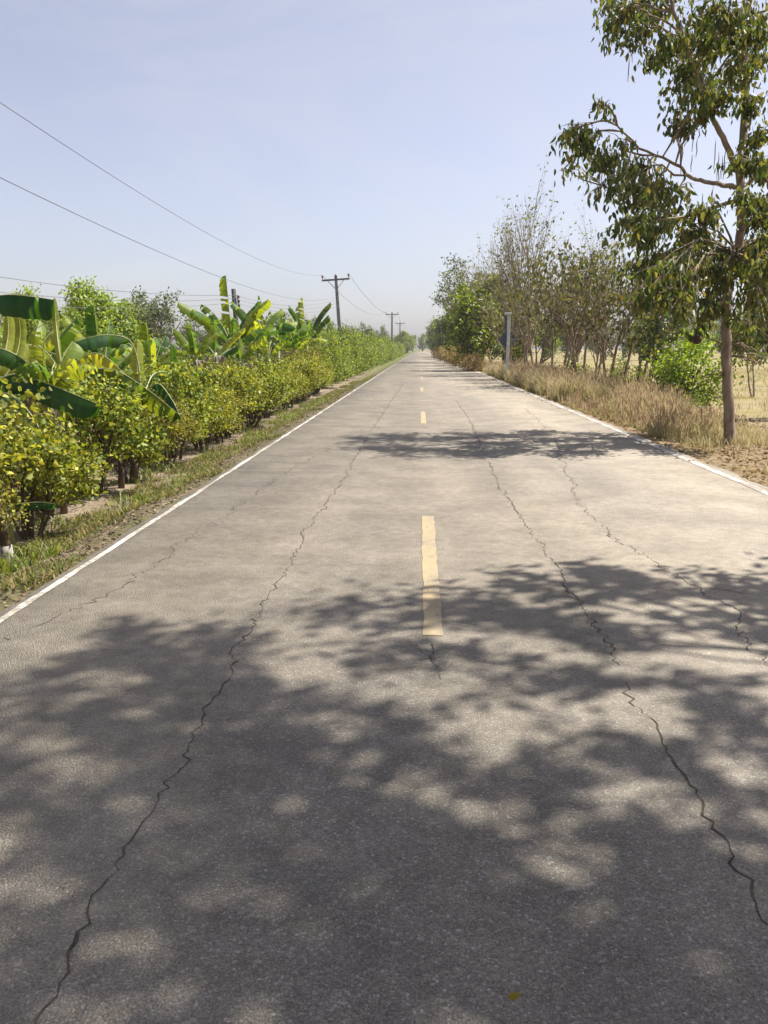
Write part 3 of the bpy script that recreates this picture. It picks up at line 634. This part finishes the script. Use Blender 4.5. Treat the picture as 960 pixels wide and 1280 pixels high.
# bare twigs on the lower trunk
tw = MB()
for x, y, s in ((905, 430, -1), (915, 430, 1), (915, 445, 1), (908, 470, -1), (916, 400, 1)):
    o = a3(x, y)-B; 
    for k in range(3): e = o+Vector((s*random.uniform(.3, .75), random.uniform(-.3, .3), random.uniform(-.35, .15))); tw.tube([o, o.lerp(e, .5)+Vector((0, 0, .08)), e], [.012, .007, .003], 4)
tw.build('dead_twigs', M['bark'], main)
pm = None; random.seed(77)
for k in range(26):
    x, y = random.choice([(860, 160), (880, 170), (870, 205), (900, 190), (795, 60), (850, 90), (820, 235), (885, 235), (845, 190), (750, 215), (900, 200)])
    p = a3(x+random.uniform(-9, 9), y+random.uniform(-18, 12), random.uniform(-.8, .6))-B
    if pm is None:
        b = MB(); b.tube([(0, 0, 0), (.012, 0, -.12), (-.008, .006, -.26), (.006, 0, -.4)], [.004, .008, .008, .004], 5); pm = b.build('seed_pod', M['pod'], main); o = pm
    else: o = pm.copy(); col.objects.link(o); o.parent = main
    o.location = p; o.rotation_euler.z = random.random()*6; o.scale = (1, 1, random.uniform(.6, 1.3))
# hanging nest
q = a3(871, 424, -.2); b = MB()
b.tube([(0, 0, .32), (.01, 0, .2), (0, 0, .09), (0, 0, .06), (0, 0, .0), (0, 0, -.06), (0, 0, -.085)], [.004, .006, .02, .062, .09, .065, .02], 10)
tag(b.build('hanging_nest', M['nest']), 'small dark brown ball hanging from a low branch left of the big trunk', 'nest').location = q

# out-of-frame shade trees whose crowns throw the dappled shadow over the near road
def shade_tree(x, y, h, seed, label, cpos, per=15, lsz=.15):
    random.seed(seed); base = Vector((x, y, G(x, y))); r = tag(empty('shade_tree', base), label, 'tree', 'shade trees on the right verge')
    top = base+Vector((-.6, .0, h)); lm = [([base-Vector((0, 0, .1)), base+Vector((.05, 0, h*.25)), base+Vector((-.1, .1, h*.5)), top.lerp(base, .2), top], (.15, .04))]
    for k in range(7):
        a = k*.9+random.random()*.5; s = .42+.07*k; p = base.lerp(top, s); e = p+Vector((math.cos(a)*1.9, math.sin(a)*1.9, .9)); lm.append(([p, p.lerp(e, .5)+Vector((0, 0, .1)), e], (.06, .018)))
    clump_tree(r, lm, [(Vector(c), rr, dn) for c, rr, dn in cpos], 0, lsz, per, DK, M['bark'], seed, base, 1)
    return r
SE, SA = R(57), R(25); SUN = Vector((math.cos(SE)*math.cos(SA), math.cos(SE)*math.sin(SA), math.sin(SE)))
def lift(gx, gy, z): p = Vector((gx, gy, 0))+SUN*(z/SUN.z); return (p.x, p.y, p.z)
# leafy boughs, given by where their shade falls on the road and how high they hang
random.seed(15); A1 = []; A2 = []
shade = [(2.5, 5.1, .5), (1.9, 4.9, .5), (1.2, 4.8, .55), (.6, 4.9, .45), (3.1, 4.7, .55), (.0, 4.5, .5), (-.6, 4.35, .45), (-1.2, 3.9, .4), (1.6, 4.1, .6), (.7, 4.0, .5), (2.5, 4.1, .5), (-.2, 3.7, .5), (-1.0, 3.2, .55), (-1.8, 3.1, .5),
         (3.4, 3.8, .5), (.3, 3.25, .5), (1.2, 3.2, .45), (2.2, 3.2, .5), (-.6, 2.6, .5), (-1.5, 2.4, .5), (.4, 2.5, .5), (1.6, 2.5, .4), (2.4, 2.4, .5), (.9, 1.9, .45), (-.2, 1.8, .45), (-1.0, 1.6, .4), (.4, 1.35, .45), (1.4, 1.4, .5), (0, .9, .5), (-.8, .8, .5), (1., .7, .5),
         (3.4, 5.5, .35), (4.2, 5.2, .5), (4.4, 4.0, .6), (3.6, 2.6, .6), (4.8, 3.0, .6), (-2.4, 2.2, .4), (.2, 0, .6), (1.5, 0, .6), (-1, -.2, .6), (2.8, .8, .6), (-1.9, 1.4, .5), (-.7, 1.7, .35), (-.4, 1.35, .3), (-1.1, 2.0, .35), (-.1, 2.2, .3), (-.9, 1.2, .35), (.7, 1.2, .35), (1.3, 2.4, .35), (-1.4, 2.9, .35), (2.3, 2.8, .35), (1.9, 2.0, .4), (.6, 2.1, .3), (-.9, 2.5, .35), (.5, 1.7, .3), (3.0, 3.3, .5), (2.0, 4.7, .4), (-1.7, 3.9, .3), (1.0, 5.2, .3), (2.9, 5.6, .35), (2.5, 3.65, .4), (3.1, 3.6, .4), (2.0, 3.55, .35), (1.1, 2.1, .4), (-1.3, 1.3, .4), (.2, 1.7, .35), (.9, 1.1, .35), (-.4, .95, .35), (-.3, 3.0, .4), (.8, 2.8, .35), (1.9, 1.7, .45), (-.6, 2.1, .35), (3.0, 4.2, .5), (.2, 4.3, .4), (-1.5, 3.6, .4), (-2.2, 3.0, .4), (1.2, 1.6, .4), (-.5, 1.2, .4), (2.7, -.5, .6), (0, -1, .6), (4, 0, .7)]
for gx, gy, r in shade:
    z = 4.9+(.9*(3-gx))*.75+random.uniform(-.4, .8)+max(0, min(.9, (4.2-gy)*.7)); c = lift(gx, gy, z)
    (A1 if c[1] > 4.1 else A2).append((c, r*.88, 1.0))
shade_tree(6.7, 3.0, 7.6, 51, 'tall shade tree on the right verge just before the big tree, outside the view', A1)
shade_tree(6.8, 1.4, 10, 52, 'tall shade tree on the right verge beside the camera, outside the view', A2)

# --- smaller trees along the right
def tre(px, t, *a, **k): return
small = dict(kids=[9, 5, 5, 0], start=[.4, .2, .2, 0], ang=[38, 38, 42, 0], ratio=[.55, .55, .55, 0], wob=[.1, .14, .18, .2], up=[.04, .05, .03, -.04])
yb = tree('scrubby_tree', (0, 0, 0), 4.6, .075, YB, M['bark'], 2.5, .14, .22, small, .1, .9, .5, seed=61, stems=3)
GY = 'small yellowing trees behind the dry grass'
put(yb, spot(768, 28), 0, 'two-stemmed small tree with yellowing drooping leaves in the middle of the dry grass', 'tree', GY, 1.2)
put(copy_tree(yb), spot(697, 33), 2, 'dark-stemmed small tree with yellowing leaves right of the white post', 'tree', GY, 1.3)
put(copy_tree(yb), spot(730, 31), 4, 'small yellowing tree between the dark-stemmed and the two-stemmed one', 'tree', GY, 1.3)
put(copy_tree(yb), spot(800, 26), 1, 'small yellowing tree just left of the low bright green bush', 'tree', GY, 1.2)
put(copy_tree(yb), spot(668, 37), 3, 'slim yellowing tree closest to the right of the white post', 'tree', GY, 1.1)
gt = tree('slender_tree', (0, 0, 0), 3.9, .055, DK, M['bark_pale'], 4, .14, .25, small, .1, .9, .5, seed=63, stems=2)
put(gt, spot(838, 23), 0, 'slender twin-stemmed tree beside the low bright green bush', 'tree', s=1.05)
put(copy_tree(gt), spot(985, 21), 2, 'slender green tree right of the big trunk at the right edge', 'tree', s=1.1)
put(copy_tree(gt), spot(950, 30), 1, 'slender green tree behind the big trunk to its right', 'tree', s=1.0)
bare = dict(kids=[14, 6, 5, 0], start=[.15, .15, .2, 0], ang=[26, 26, 30, 0], ratio=[.62, .55, .5, 0], wob=[.05, .07, .1, .12], up=[.05, .1, .08, .05], sides=[8, 5, 4, 3])
bt = tree('bare_tree', (0, 0, 0), 9.2, .1, [(.1, .12, .05), (.16, .17, .06)], M['bark'], 1.1, .15, .25, bare, .08, .6, .6, seed=71, stems=2, lean=(.03, 0))
GB = 'nearly leafless trees above the right-hand bushes'
put(bt, spot(668, 42), 0, 'tallest nearly leafless grey tree above the white post', 'tree', GB, 1.12)
put(copy_tree(bt), spot(640, 47), 2, 'nearly leafless grey tree above the dense green bush', 'tree', GB, .92)
put(copy_tree(bt), spot(708, 38), 4, 'nearly leafless grey tree right of the tallest one', 'tree', GB, .85)
put(copy_tree(bt), spot(618, 58), 1, 'nearly leafless grey tree furthest down the road', 'tree', GB, .9)
put(copy_tree(bt), spot(745, 40), 5, 'nearly leafless grey tree behind the two-stemmed yellowing tree', 'tree', GB, .78)
# dense green bushes and trees further on
dg = tree('dense_tree', (0, 0, 0), 5.8, .13, [(.055, .09, .012), (.11, .16, .02), (.18, .23, .028), (.24, .26, .045)], M['bark_dark'], 13, .16, .3, dict(pl, start=[.06, .15, .2, 0], ang=[60, 42, 40, 0], ratio=[.46, .5, .5, 0], kids=[16, 6, 4, 0]), .16, .1, 1, seed=81)
GD = 'dense green trees right of the road'
put(dg, spot(603, 52), 0, 'dense green tree with leaves to the ground left of the white post', 'tree', GD, 1.3)
put(copy_tree(dg), spot(630, 55), 2, 'dense green tree directly behind the white post', 'tree', GD, 1.25)
put(copy_tree(dg), spot(588, 66), 3, 'dense green tree just beyond the one with leaves to the ground', 'tree', GD, 1.4)
put(copy_tree(dg), spot(655, 60), 5, 'dense green tree behind the slim yellowing tree', 'tree', GD, 1.1)
lt = tree('loose_tree', (0, 0, 0), 8.6, .16, [(.07, .09, .04), (.11, .13, .05)], M['bark'], 9, .2, .3, small, .2, .5, .8, seed=83, simple=True)
put(lt, spot(570, 84), 0, 'tall loose-crowned tree leaning over the far right edge of the road', 'tree', s=1.25)
put(copy_tree(lt), spot(583, 78), 2, 'loose-crowned tree rising behind the dense green trees', 'tree', s=1.)
for k, (x, y, s) in enumerate([(6.2, 80, 1.3), (6.1, 92, 1.35), (5.6, 108, 1.5), (5.0, 125, 1.6), (4.8, 145, 1.6), (5.3, 168, 1.3), (5.2, 195, 1.3), (5.0, 230, 1.3), (5, 270, 1.3), (9, 100, 1.2), (9.5, 135, 1.3), (10, 180, 1.4)]):
    put(copy_tree(dg), (x, y), k*1.7, 'dark green tree in the distant row on the right where the road narrows', 'tree', 'distant trees right of the road', s)
for k, (x, y, s) in enumerate([(-3, 340, 1.5), (1, 346, 1.6), (5, 338, 1.5), (8, 330, 1.6), (-9, 345, 1.6), (-7, 300, 1.5), (-6.5, 240, 1.2), (13, 345, 1.8), (-16, 350, 1.8), (4.5, 300, 1.5), (4.6, 250, 1.5), (4.4, 215, 1.5), (-4.9, 205, 1.3), (-5.0, 235, 1.4), (-4.8, 270, 1.5), (-4.7, 305, 1.6)]):
    put(copy_tree(dg), (x, y), k*1.1, 'hazy dark tree closing the far end of the road', 'tree', 'hazy trees at the far end of the road', s)
for k in range(26):
    t = 130+40*math.sin(k*2.3)+k*2; put(copy_tree((dg, t2)[k % 2]), spot(648+k*16+random.uniform(-6, 6), t), k, 'distant dark tree in the line at the far side of the dry field', 'tree', 'trees at the far side of the dry field', random.uniform(1.1, 1.7))
dk = tree('dark_tree', (0, 0, 0), 6.2, .16, [(.025, .04, .018), (.045, .065, .025), (.07, .09, .03)], M['bark_dark'], 14, .18, .3, dict(pl, start=[.05, .15, .2, 0], ang=[62, 42, 40, 0], ratio=[.5, .5, .5, 0], kids=[16, 6, 4, 0]), .18, .1, 1, seed=82)
for k, (x, y, s) in enumerate([(4.9, 112, 1.25), (4.7, 130, 1.3), (4.6, 150, 1.35), (4.4, 180, 1.4), (5.5, 98, 1.1)]):
    put(dk if k == 0 else copy_tree(dk), (x, y), k*2.1, 'bluish dark tree overhanging the right road edge close to the vanishing point', 'tree', 'dark trees overhanging the far right road edge', s)
# brown dry bushes by the far road edge
db = shrub('dry_bush', (0, 0, 0), 1.6, 1.9, 2600, .1, [(.2, .14, .07), (.3, .22, .12), (.16, .14, .06)], M['bark'], 91, stem_h=.1)
put(db, spot(577, 60), 0, 'brown dry bush at the foot of the dense green tree by the road', 'bush', 'brown dry bushes at the far right road edge')
put(copy_tree(db), spot(566, 72), 2, 'brown dry bush a little beyond the one at the dense green tree', 'bush', 'brown dry bushes at the far right road edge', .95)
for k, (px, t) in enumerate([(557, 88), (550, 105), (590, 50)]):
    put(copy_tree(db), spot(px, t), k, ['brown dry bush beyond the middle one on the far right road edge', 'farthest brown dry bush, where the road narrows', 'brown dry bush nearest to the white post'][k], 'bush', 'brown dry bushes at the far right road edge', 1 if k < 2 else .7)
lg = shrub('lime_bush', (0, 0, 0), 2.05, 1.75, 3600, .085, [(.1, .17, .012), (.18, .27, .02), (.28, .36, .04)], M['bark_dark'], 93, stem_h=.1, clump=.11)
put(lg, spot(861, 21.5), 0, 'low rounded lime green bush left of the big trunk', 'bush')
sg = shrub('sparse_bush', (0, 0, 0), 1.5, 1.3, 700, .09, GR, M['bark_dark'], 94, stem_h=.1)
put(sg, spot(822, 22), 0, 'thin dark green bush touching the left side of the lime green bush', 'bush')
put(copy_tree(sg), spot(722, 31), 2, 'small green bush in the dry grass near the dark-stemmed tree', 'bush', s=.8)
put(copy_tree(sg), spot(775, 36), 1, 'small green bush behind the two-stemmed tree', 'bush', s=.9)

# ------------------------------------------------------------------ white post with a sign seen from behind
q = spot(635, 36); z = G(*q); pr = tag(empty('sign_post', (q[0], q[1], z), R(4)), 'pale square roadside post with a dark sign plate seen from behind', 'sign')
b = MB(); b.box((0, 0, 1.5), (.14, .13, 3.1)); b.build('post', M['postwhite'], pr, False, .012)
b = MB(); b.box((-.05, 0, 3.1), (.3, .18, .11)); b.build('cap', M['postwhite'], pr, False, .012)
b = MB(); b.box((0, .12, 1.95), (.68, .03, .68), Matrix.Rotation(R(45), 3, 'Y')); b.build('sign_plate', M['plate'], pr, False, .004)
b = MB(); b.box((-.13, .05, 2.3), (.07, .07, 1.5)); b.build('post_side_shade', M['plate'], pr, False, .004)  # dark strip standing in for the shaded left side of the post

# ------------------------------------------------------------------ power poles and wires
def tpole(px, ytop, t, lean, label, armw=2.0):
    q = at(px, ytop, t); x, y = q.x, q.y; z = G(x, y); h = q.z-z
    r = tag(empty('power_pole', (x, y, z)), label, 'power pole', 'crossarm power poles on the left'); r.rotation_euler = (0, R(lean), 0)
    b = MB(); b.tube([(0, 0, -.3), (0, 0, h*.5), (0, 0, h+.05)], [.17, .14, .11], 4); b.build('pole', M['concrete'], r, False)
    b = MB(); b.box((0, -.16, h-.25), (armw, .1, .12)); b.build('crossarm', M['concrete'], r, False)
    b = MB(); b.tube([(-armw*.3, -.15, h-.28), (0, -.15, h-.95)], [.02, .02], 5); b.tube([(armw*.3, -.15, h-.28), (0, -.15, h-.95)], [.02, .02], 5); b.build('brace', M['steel'], r)
    for sx in (-armw*.47, armw*.47, .02):
        b = MB(); zz = h-.2; b.tube([(sx, -.16, zz), (sx, -.16, zz+.1), (sx, -.16, zz+.14), (sx, -.16, zz+.2), (sx, -.16, zz+.24), (sx, -.16, zz+.32)], [.02, .02, .08, .05, .08, .035], 8); b.build('insulator', M['porcelain'], r)
    Mx = Matrix.Translation((x, y, z)) @ Matrix.Rotation(R(lean), 4, 'Y')
    return (Mx @ Vector((-armw*.47, -.16, h+.12)), Mx @ Vector((.12, -.2, h-1.4)), Mx @ Vector((armw*.47, -.16, h+.12)))
P1 = tpole(427, 345, 55, -3.5, 'nearest crossarm power pole, leaning slightly left above the shrubs')
P2 = tpole(490, 391, 118, 0, 'second crossarm power pole along the road')
P3 = tpole(500, 403, 172, 0, 'smallest and farthest crossarm power pole')
q = at(297, 361, 40); z = G(q.x, q.y); h = q.z-z; dp = tag(empty('dark_pole', (q.x, q.y, z)), 'dark bare pole without crossarm behind the far banana clump', 'pole'); dp.rotation_euler = (0, R(-2.5), 0)
b = MB(); b.tube([(0, 0, -.3), (0, 0, h*.5), (0, 0, h)], [.15, .13, .115], 10); b.build('shaft', M['darkpole'], dp)
b = MB(); b.box((.19, -.05, h-.62), (.05, .06, .6)); b.build('rack', M['steel'], dp, False)
for k in range(3):
    b = MB(); zz = h-.4-.22*k; b.tube([(.2, -.05, zz-.05), (.25, -.05, zz-.045), (.25, -.05, zz+.0), (.25, -.05, zz+.045)], [.05, .07, .04, .07], 8); b.build('insulator', M['porcelain'], dp)
def wire(a, b_, sag, label, r=.009, group='overhead power wires on the left'):
    a = Vector(a); b_ = Vector(b_); m = MB(); n = 44
    m.tube([a.lerp(b_, i/n)-Vector((0, 0, 4*sag*(i/n)*(1-i/n))) for i in range(n+1)], [r]*(n+1), 4)
    tag(m.build('power_wire', M['wire']), label, 'wire', group)
A0 = at(0, 128, 11.9); L1 = P1[0]
def through(far, near_pt, ynear, label, r=.0065, sag=1.8):
    """a sagging span from a pole past near_pt to a support behind the camera"""
    f = Vector(far); s = (f.y-near_pt.y)/(f.y-ynear); ex = f.x+(near_pt.x-f.x)/s; ez = (near_pt.z+4*sag*s*(1-s)-f.z*(1-s))/s
    wire(f, (ex, ynear, ez), sag, label, r)
through(P1[0], A0, -12, 'highest wire, sweeping down from the top left to the nearest crossarm')
through(P1[1], at(0, 222, 10.2), -12, 'second wire from the top, under the highest one')
end = at(294, 371, 40); 
for k, (y0, ye_) in enumerate([(328, 369), (347, 373), (362, 378)]):
    e = at(294, ye_, 40); f = at(0, y0, 28); d = (f-e); wire(e, e+d*1.6, .55, ['upper', 'middle', 'lower'][k]+' of the three low wires running left from the dark bare pole', .012)
    wire(e, P1[1]-Vector((0, 0, .25*k+.2)), .5, ['upper', 'middle', 'lower'][k]+' wire between the dark bare pole and the leaning crossarm pole', .008)
for k, nm in ((0, 'left'), (2, 'right')):
    wire(P1[k], P2[k], 1.3, nm+' wire between the first and second crossarm poles', .012); wire(P2[k], P3[k], 1., nm+' wire between the second and third crossarm poles', .012)
    wire(P3[k], P3[k]+Vector((0, 60, -.3)), 1., nm+' wire running on from the farthest crossarm pole', .012)

# ------------------------------------------------------------------ grass and litter (stuff)
def scatter(n, x0, x1, y0, y1, p=1.): 
    x = x0+(x1-x0)*rng.random(n); y = y0+(y1-y0)*rng.random(n)**p; return np.stack([x, y, gz(x, y)], 1)
def pn(P, s, seed): return np.array([noise.noise(Vector((a*s, b_*s, seed))) for a, b_ in P[:, :2]])
# green-brown verge grass, left
P = scatter(90000, -3.9, RL-.02, 2.2, 45, 1.7); w = pn(P, .9, 1)+.5*pn(P, 3, 4); P = P[(w+.3*(RL-.6-P[:, 0]) > .04+.25*rng.random(len(P)))]; n = len(P)
g = palette(n, [(.07, .1, .02), (.13, .15, .035), (.24, .2, .08), (.3, .23, .12)]); hh = (.03+.07*rng.random(n))
tag(blades('verge_grass', P, hh, .0035+.002*rng.random(n)+P[:, 1]*.0002, .3+.7*rng.random(n), g, M['dry']), kind='stuff', label='short green and brown grass on the left verge')
P = scatter(9000, -4.4, -3.0, 3, 30, 1.5); w = pn(P, 1.3, 7); P = P[w > .12]; n = len(P)
tag(blades('verge_weeds', P, .08+.16*rng.random(n), .006+.004*rng.random(n), .4+.6*rng.random(n), palette(n, [(.06, .1, .015), (.13, .17, .03), (.2, .2, .06)]), M['leaf']), kind='stuff', label='taller green weeds at the foot of the hedge')
# straw-coloured tall grass, right
def tall(n, x0, x1, y0, y1, h0, h1, p=1.2, thr=-.2, nm='dry_grass', lab='tall reddish dry grass along the right verge'):
    P = scatter(n, x0, x1, y0, y1, p); w = pn(P, .7, 21)+.4*pn(P, 2.5, 9); P = P[w > thr]; P = P[~((nm == 'dry_grass') & ((P[:, 1] < 13.6+.35*np.abs(P[:, 0]-4.6)) | ((P[:, 0] > 5.4) & (P[:, 1] < 16))))]; n = len(P); w = pn(P, .8, 33)
    hh = (h0+(h1-h0)*rng.random(n))*(1+.8*w)*(.72+.4*smooth(14, 24, P[:, 1]) if nm == 'dry_grass' else 1)*(np.clip((P[:, 0]-RR)/np.where(P[:, 1] > 22, .2, .8), .25, 1)); c = palette(n, [(.14, .15, .04), (.32, .28, .12), (.42, .34, .17)]); tc = palette(n, [(.42, .34, .2), (.52, .43, .28), (.46, .4, .23)])
    o = tag(blades(nm, P, hh, .0035+.0025*rng.random(n)+P[:, 1]*.00018, .15+.5*rng.random(n), c, M['dry'], tipcol=tc), kind='stuff', label=lab)
    return P, hh
P, hh = tall(62000, RR+.1, 6.9, 12.8, 46, .24, .72, thr=-.08)
k = rng.random(len(P)) < .3; P2_, h2 = P[k], hh[k]; n = len(P2_); az = rng.random(n)*6.28
A = np.stack([np.cos(az)*.35, np.sin(az)*.35, np.ones(n)], 1); base = P2_+np.stack([np.cos(az)*h2*.2, np.sin(az)*h2*.2, h2*.9], 1)
tag(leaves('grass_plumes', base, A, .1+.1*rng.random(n), .009+.006*rng.random(n), palette(n, [(.32, .22, .13), (.38, .28, .18), (.32, .26, .15)]), M['dry'], simple=True), kind='stuff', label='pinkish seed plumes over the dry grass')
tall(26000, 4.2, 7.5, 40, 110, .35, .7, nm='far_dry_grass', lab='dry grass farther along the right road edge')
tall(9000, RR+.12, 5.0, 4, 40, .04, .13, 1.6, -.05, 'short_dry_grass', 'short dry grass and litter beside the white edge line')
tall(14000, 4.4, 9, 8, 17, .06, .24, 1, -.15, 'sparse_dry_grass', 'sparse dry grass around the big trunk')
tall(46000, 7.4, 48, 14, 75, .12, .28, 1.3, -.1, 'field_stubble', 'yellow-green stubble in the dry field')
tall(9000, -12, -4.3, 5, 30, .06, .2, 1.3, .15, 'soil_grass', 'thin dry grass on the bare soil behind the hedge')
def litter(n, x0, x1, y0, y1, p, nm, lab, size=.06, onroad=False, cols=((.1, .06, .03), (.24, .16, .08), (.36, .26, .14)), thr=-9):
    P = scatter(n, x0, x1, y0, y1, p); 
    if thr > -9: P = P[pn(P, 1.5, 44) > thr]; n = len(P)
    P[:, 2] = (.006 if onroad else P[:, 2]+.012)
    A = rng.normal(size=(n, 3)); A[:, 2] *= .15; L = size*(.5+rng.random(n)); o = leaves(nm, P, A, L, L*.25, palette(n, list(cols)), M['dry'], simple=True, curl=.05); return tag(o, kind='stuff', label=lab)
litter(20000, RR+.02, 9, 5, 32, 1.2, 'leaf_litter', 'brown fallen leaves on the right verge')
litter(15000, -3.9, RL+.03, 2.2, 34, 1.6, 'verge_litter', 'brown litter on the left verge', .035, cols=((.08, .06, .04), (.2, .15, .1), (.3, .24, .18)))
litter(420, RL+.02, RR, 1, 30, 1.3, 'road_litter', 'bits of dry leaf and grit on the road', .012, True)
litter(260, RR-.35, RR, 4, 34, 1.2, 'edge_litter', 'dry leaves blown against the white edge line', .05, True, thr=0)
q = gr(645, 1250); o = leaves('fallen_leaf', np.array([[0, 0, .006]]), np.array([[1, .3, .05]]), np.array([.035]), np.array([.008]), np.array([[.25, .18, .03]]), M['dry']); o.location = (q.x-.02, q.y, 0); tag(o, 'single yellow leaf lying on the asphalt at the bottom of the view', 'leaf')
# earth clods on the verges
cb = []
for k in range(4):
    b = MB(); s = []
    n = 7
    rr = [.25, .8, 1, .75, .2]; b.tube([(0, 0, -.5+i*.3) for i in range(5)], rr, 8)
    b.v = [tuple(Vector(v)*(1+.35*noise.noise(Vector(v)*1.3+Vector((k*7, 0, 0))))) for v in b.v]; cb.append(b)
allc = MB(); random.seed(8)
for k in range(420):
    if random.random() < .6: x = random.uniform(-3.5, RL-.05); y = 2.5+27*random.random()**1.5
    else: x = random.uniform(RR+.06, 6.5); y = 8+24*random.random()
    s = random.uniform(.006, .026)*(1.2 if x > 0 else 1); b0 = len(allc.v); c = random.choice(cb); rz = Matrix.Rotation(random.random()*6, 3, 'Z')
    allc.v += [tuple(rz @ (Vector(v)*s)+Vector((x, y, G(x, y)+s*.15))) for v in c.v]; allc.f += [tuple(i+b0 for i in f) for f in c.f]
tag(allc.build('verge_clods', M['clod']), kind='stuff', label='small earth clods and stones on the verges')

# ------------------------------------------------------------------ air, sky, sun
def haze(d):
    b = MB(); b.box((0, 0, 12), (2200, 900, 44)); m = bpy.data.materials.new('haze'); m.use_nodes = True; N = m.node_tree.nodes
    N.remove(N['Principled BSDF']); v = N.new('ShaderNodeVolumePrincipled'); v.inputs['Density'].default_value = d; v.inputs['Color'].default_value = (.98, .98, 1, 1); v.inputs['Anisotropy'].default_value = 0
    m.node_tree.links.new(v.outputs[0], N['Material Output'].inputs['Volume'])
    o = b.build('haze', m, smooth=False); tag(o, kind='stuff', label='thin dry-season haze in the air')
haze(.00035)
w = bpy.data.worlds.new('World'); sc.world = w; w.use_nodes = True; N = w.node_tree.nodes; K = w.node_tree.links; bg = N['Background']
sky = N.new('ShaderNodeTexSky'); sky.sky_type = 'NISHITA'; sky.sun_disc = False; sky.sun_elevation = SE; sky.sun_rotation = math.pi/2-SA
sky.air_density = 1.; sky.dust_density = 1.75; sky.ozone_density = 3.; sky.altitude = 20
hv = N.new('ShaderNodeHueSaturation'); hv.inputs['Saturation'].default_value = .6; K.new(sky.outputs[0], hv.inputs['Color'])
tn = N.new('ShaderNodeMix'); tn.data_type = 'RGBA'; tn.blend_type = 'MULTIPLY'; tn.inputs[0].default_value = 1; tn.inputs[7].default_value = (1.03, .98, 1.03, 1)
K.new(hv.outputs[0], tn.inputs[6]); 
tc = N.new('ShaderNodeTexCoord'); mp = N.new('ShaderNodeMapping'); mp.inputs['Scale'].default_value = (1.2, 1.2, 3.2); mp.inputs['Rotation'].default_value = (.3, .2, .5); nz = N.new('ShaderNodeTexNoise'); nz.inputs['Scale'].default_value = 2.2; nz.inputs['Detail'].default_value = 5; nz.inputs['Roughness'].default_value = .55; nz.inputs['Distortion'].default_value = .6
K.new(tc.outputs['Generated'], mp.inputs[0]); K.new(mp.outputs[0], nz.inputs['Vector'])
cm = N.new('ShaderNodeMapRange'); cm.inputs[1].default_value = .42; cm.inputs[2].default_value = .78; cm.inputs[4].default_value = .55; K.new(nz.outputs['Fac'], cm.inputs[0])
cx = N.new('ShaderNodeMix'); cx.data_type = 'RGBA'; cx.inputs[7].default_value = (4.6, 4.75, 5.2, 1); K.new(cm.outputs[0], cx.inputs[0]); K.new(tn.outputs[2], cx.inputs[6]); K.new(cx.outputs[2], bg.inputs['Color']); bg.inputs['Strength'].default_value = .073
sun = bpy.data.lights.new('sun', 'SUN'); so = bpy.data.objects.new('sun', sun); col.objects.link(so)
sun.energy = 5.0; sun.angle = R(.53); sun.color = (1, .95, .87); so.rotation_euler = (-SUN).to_track_quat('-Z', 'Y').to_euler(); so.location = SUN*50
sc.view_settings.view_transform = 'Standard'; sc.view_settings.look = 'None'; sc.view_settings.exposure = 1.15; sc.view_settings.gamma = 1
cy = sc.cycles; cy.max_bounces = 7; cy.diffuse_bounces = 3; cy.glossy_bounces = 2; cy.transmission_bounces = 4; cy.transparent_max_bounces = 8; cy.volume_bounces = 0; cy.caustics_reflective = False; cy.caustics_refractive = False
cy.use_denoising = True
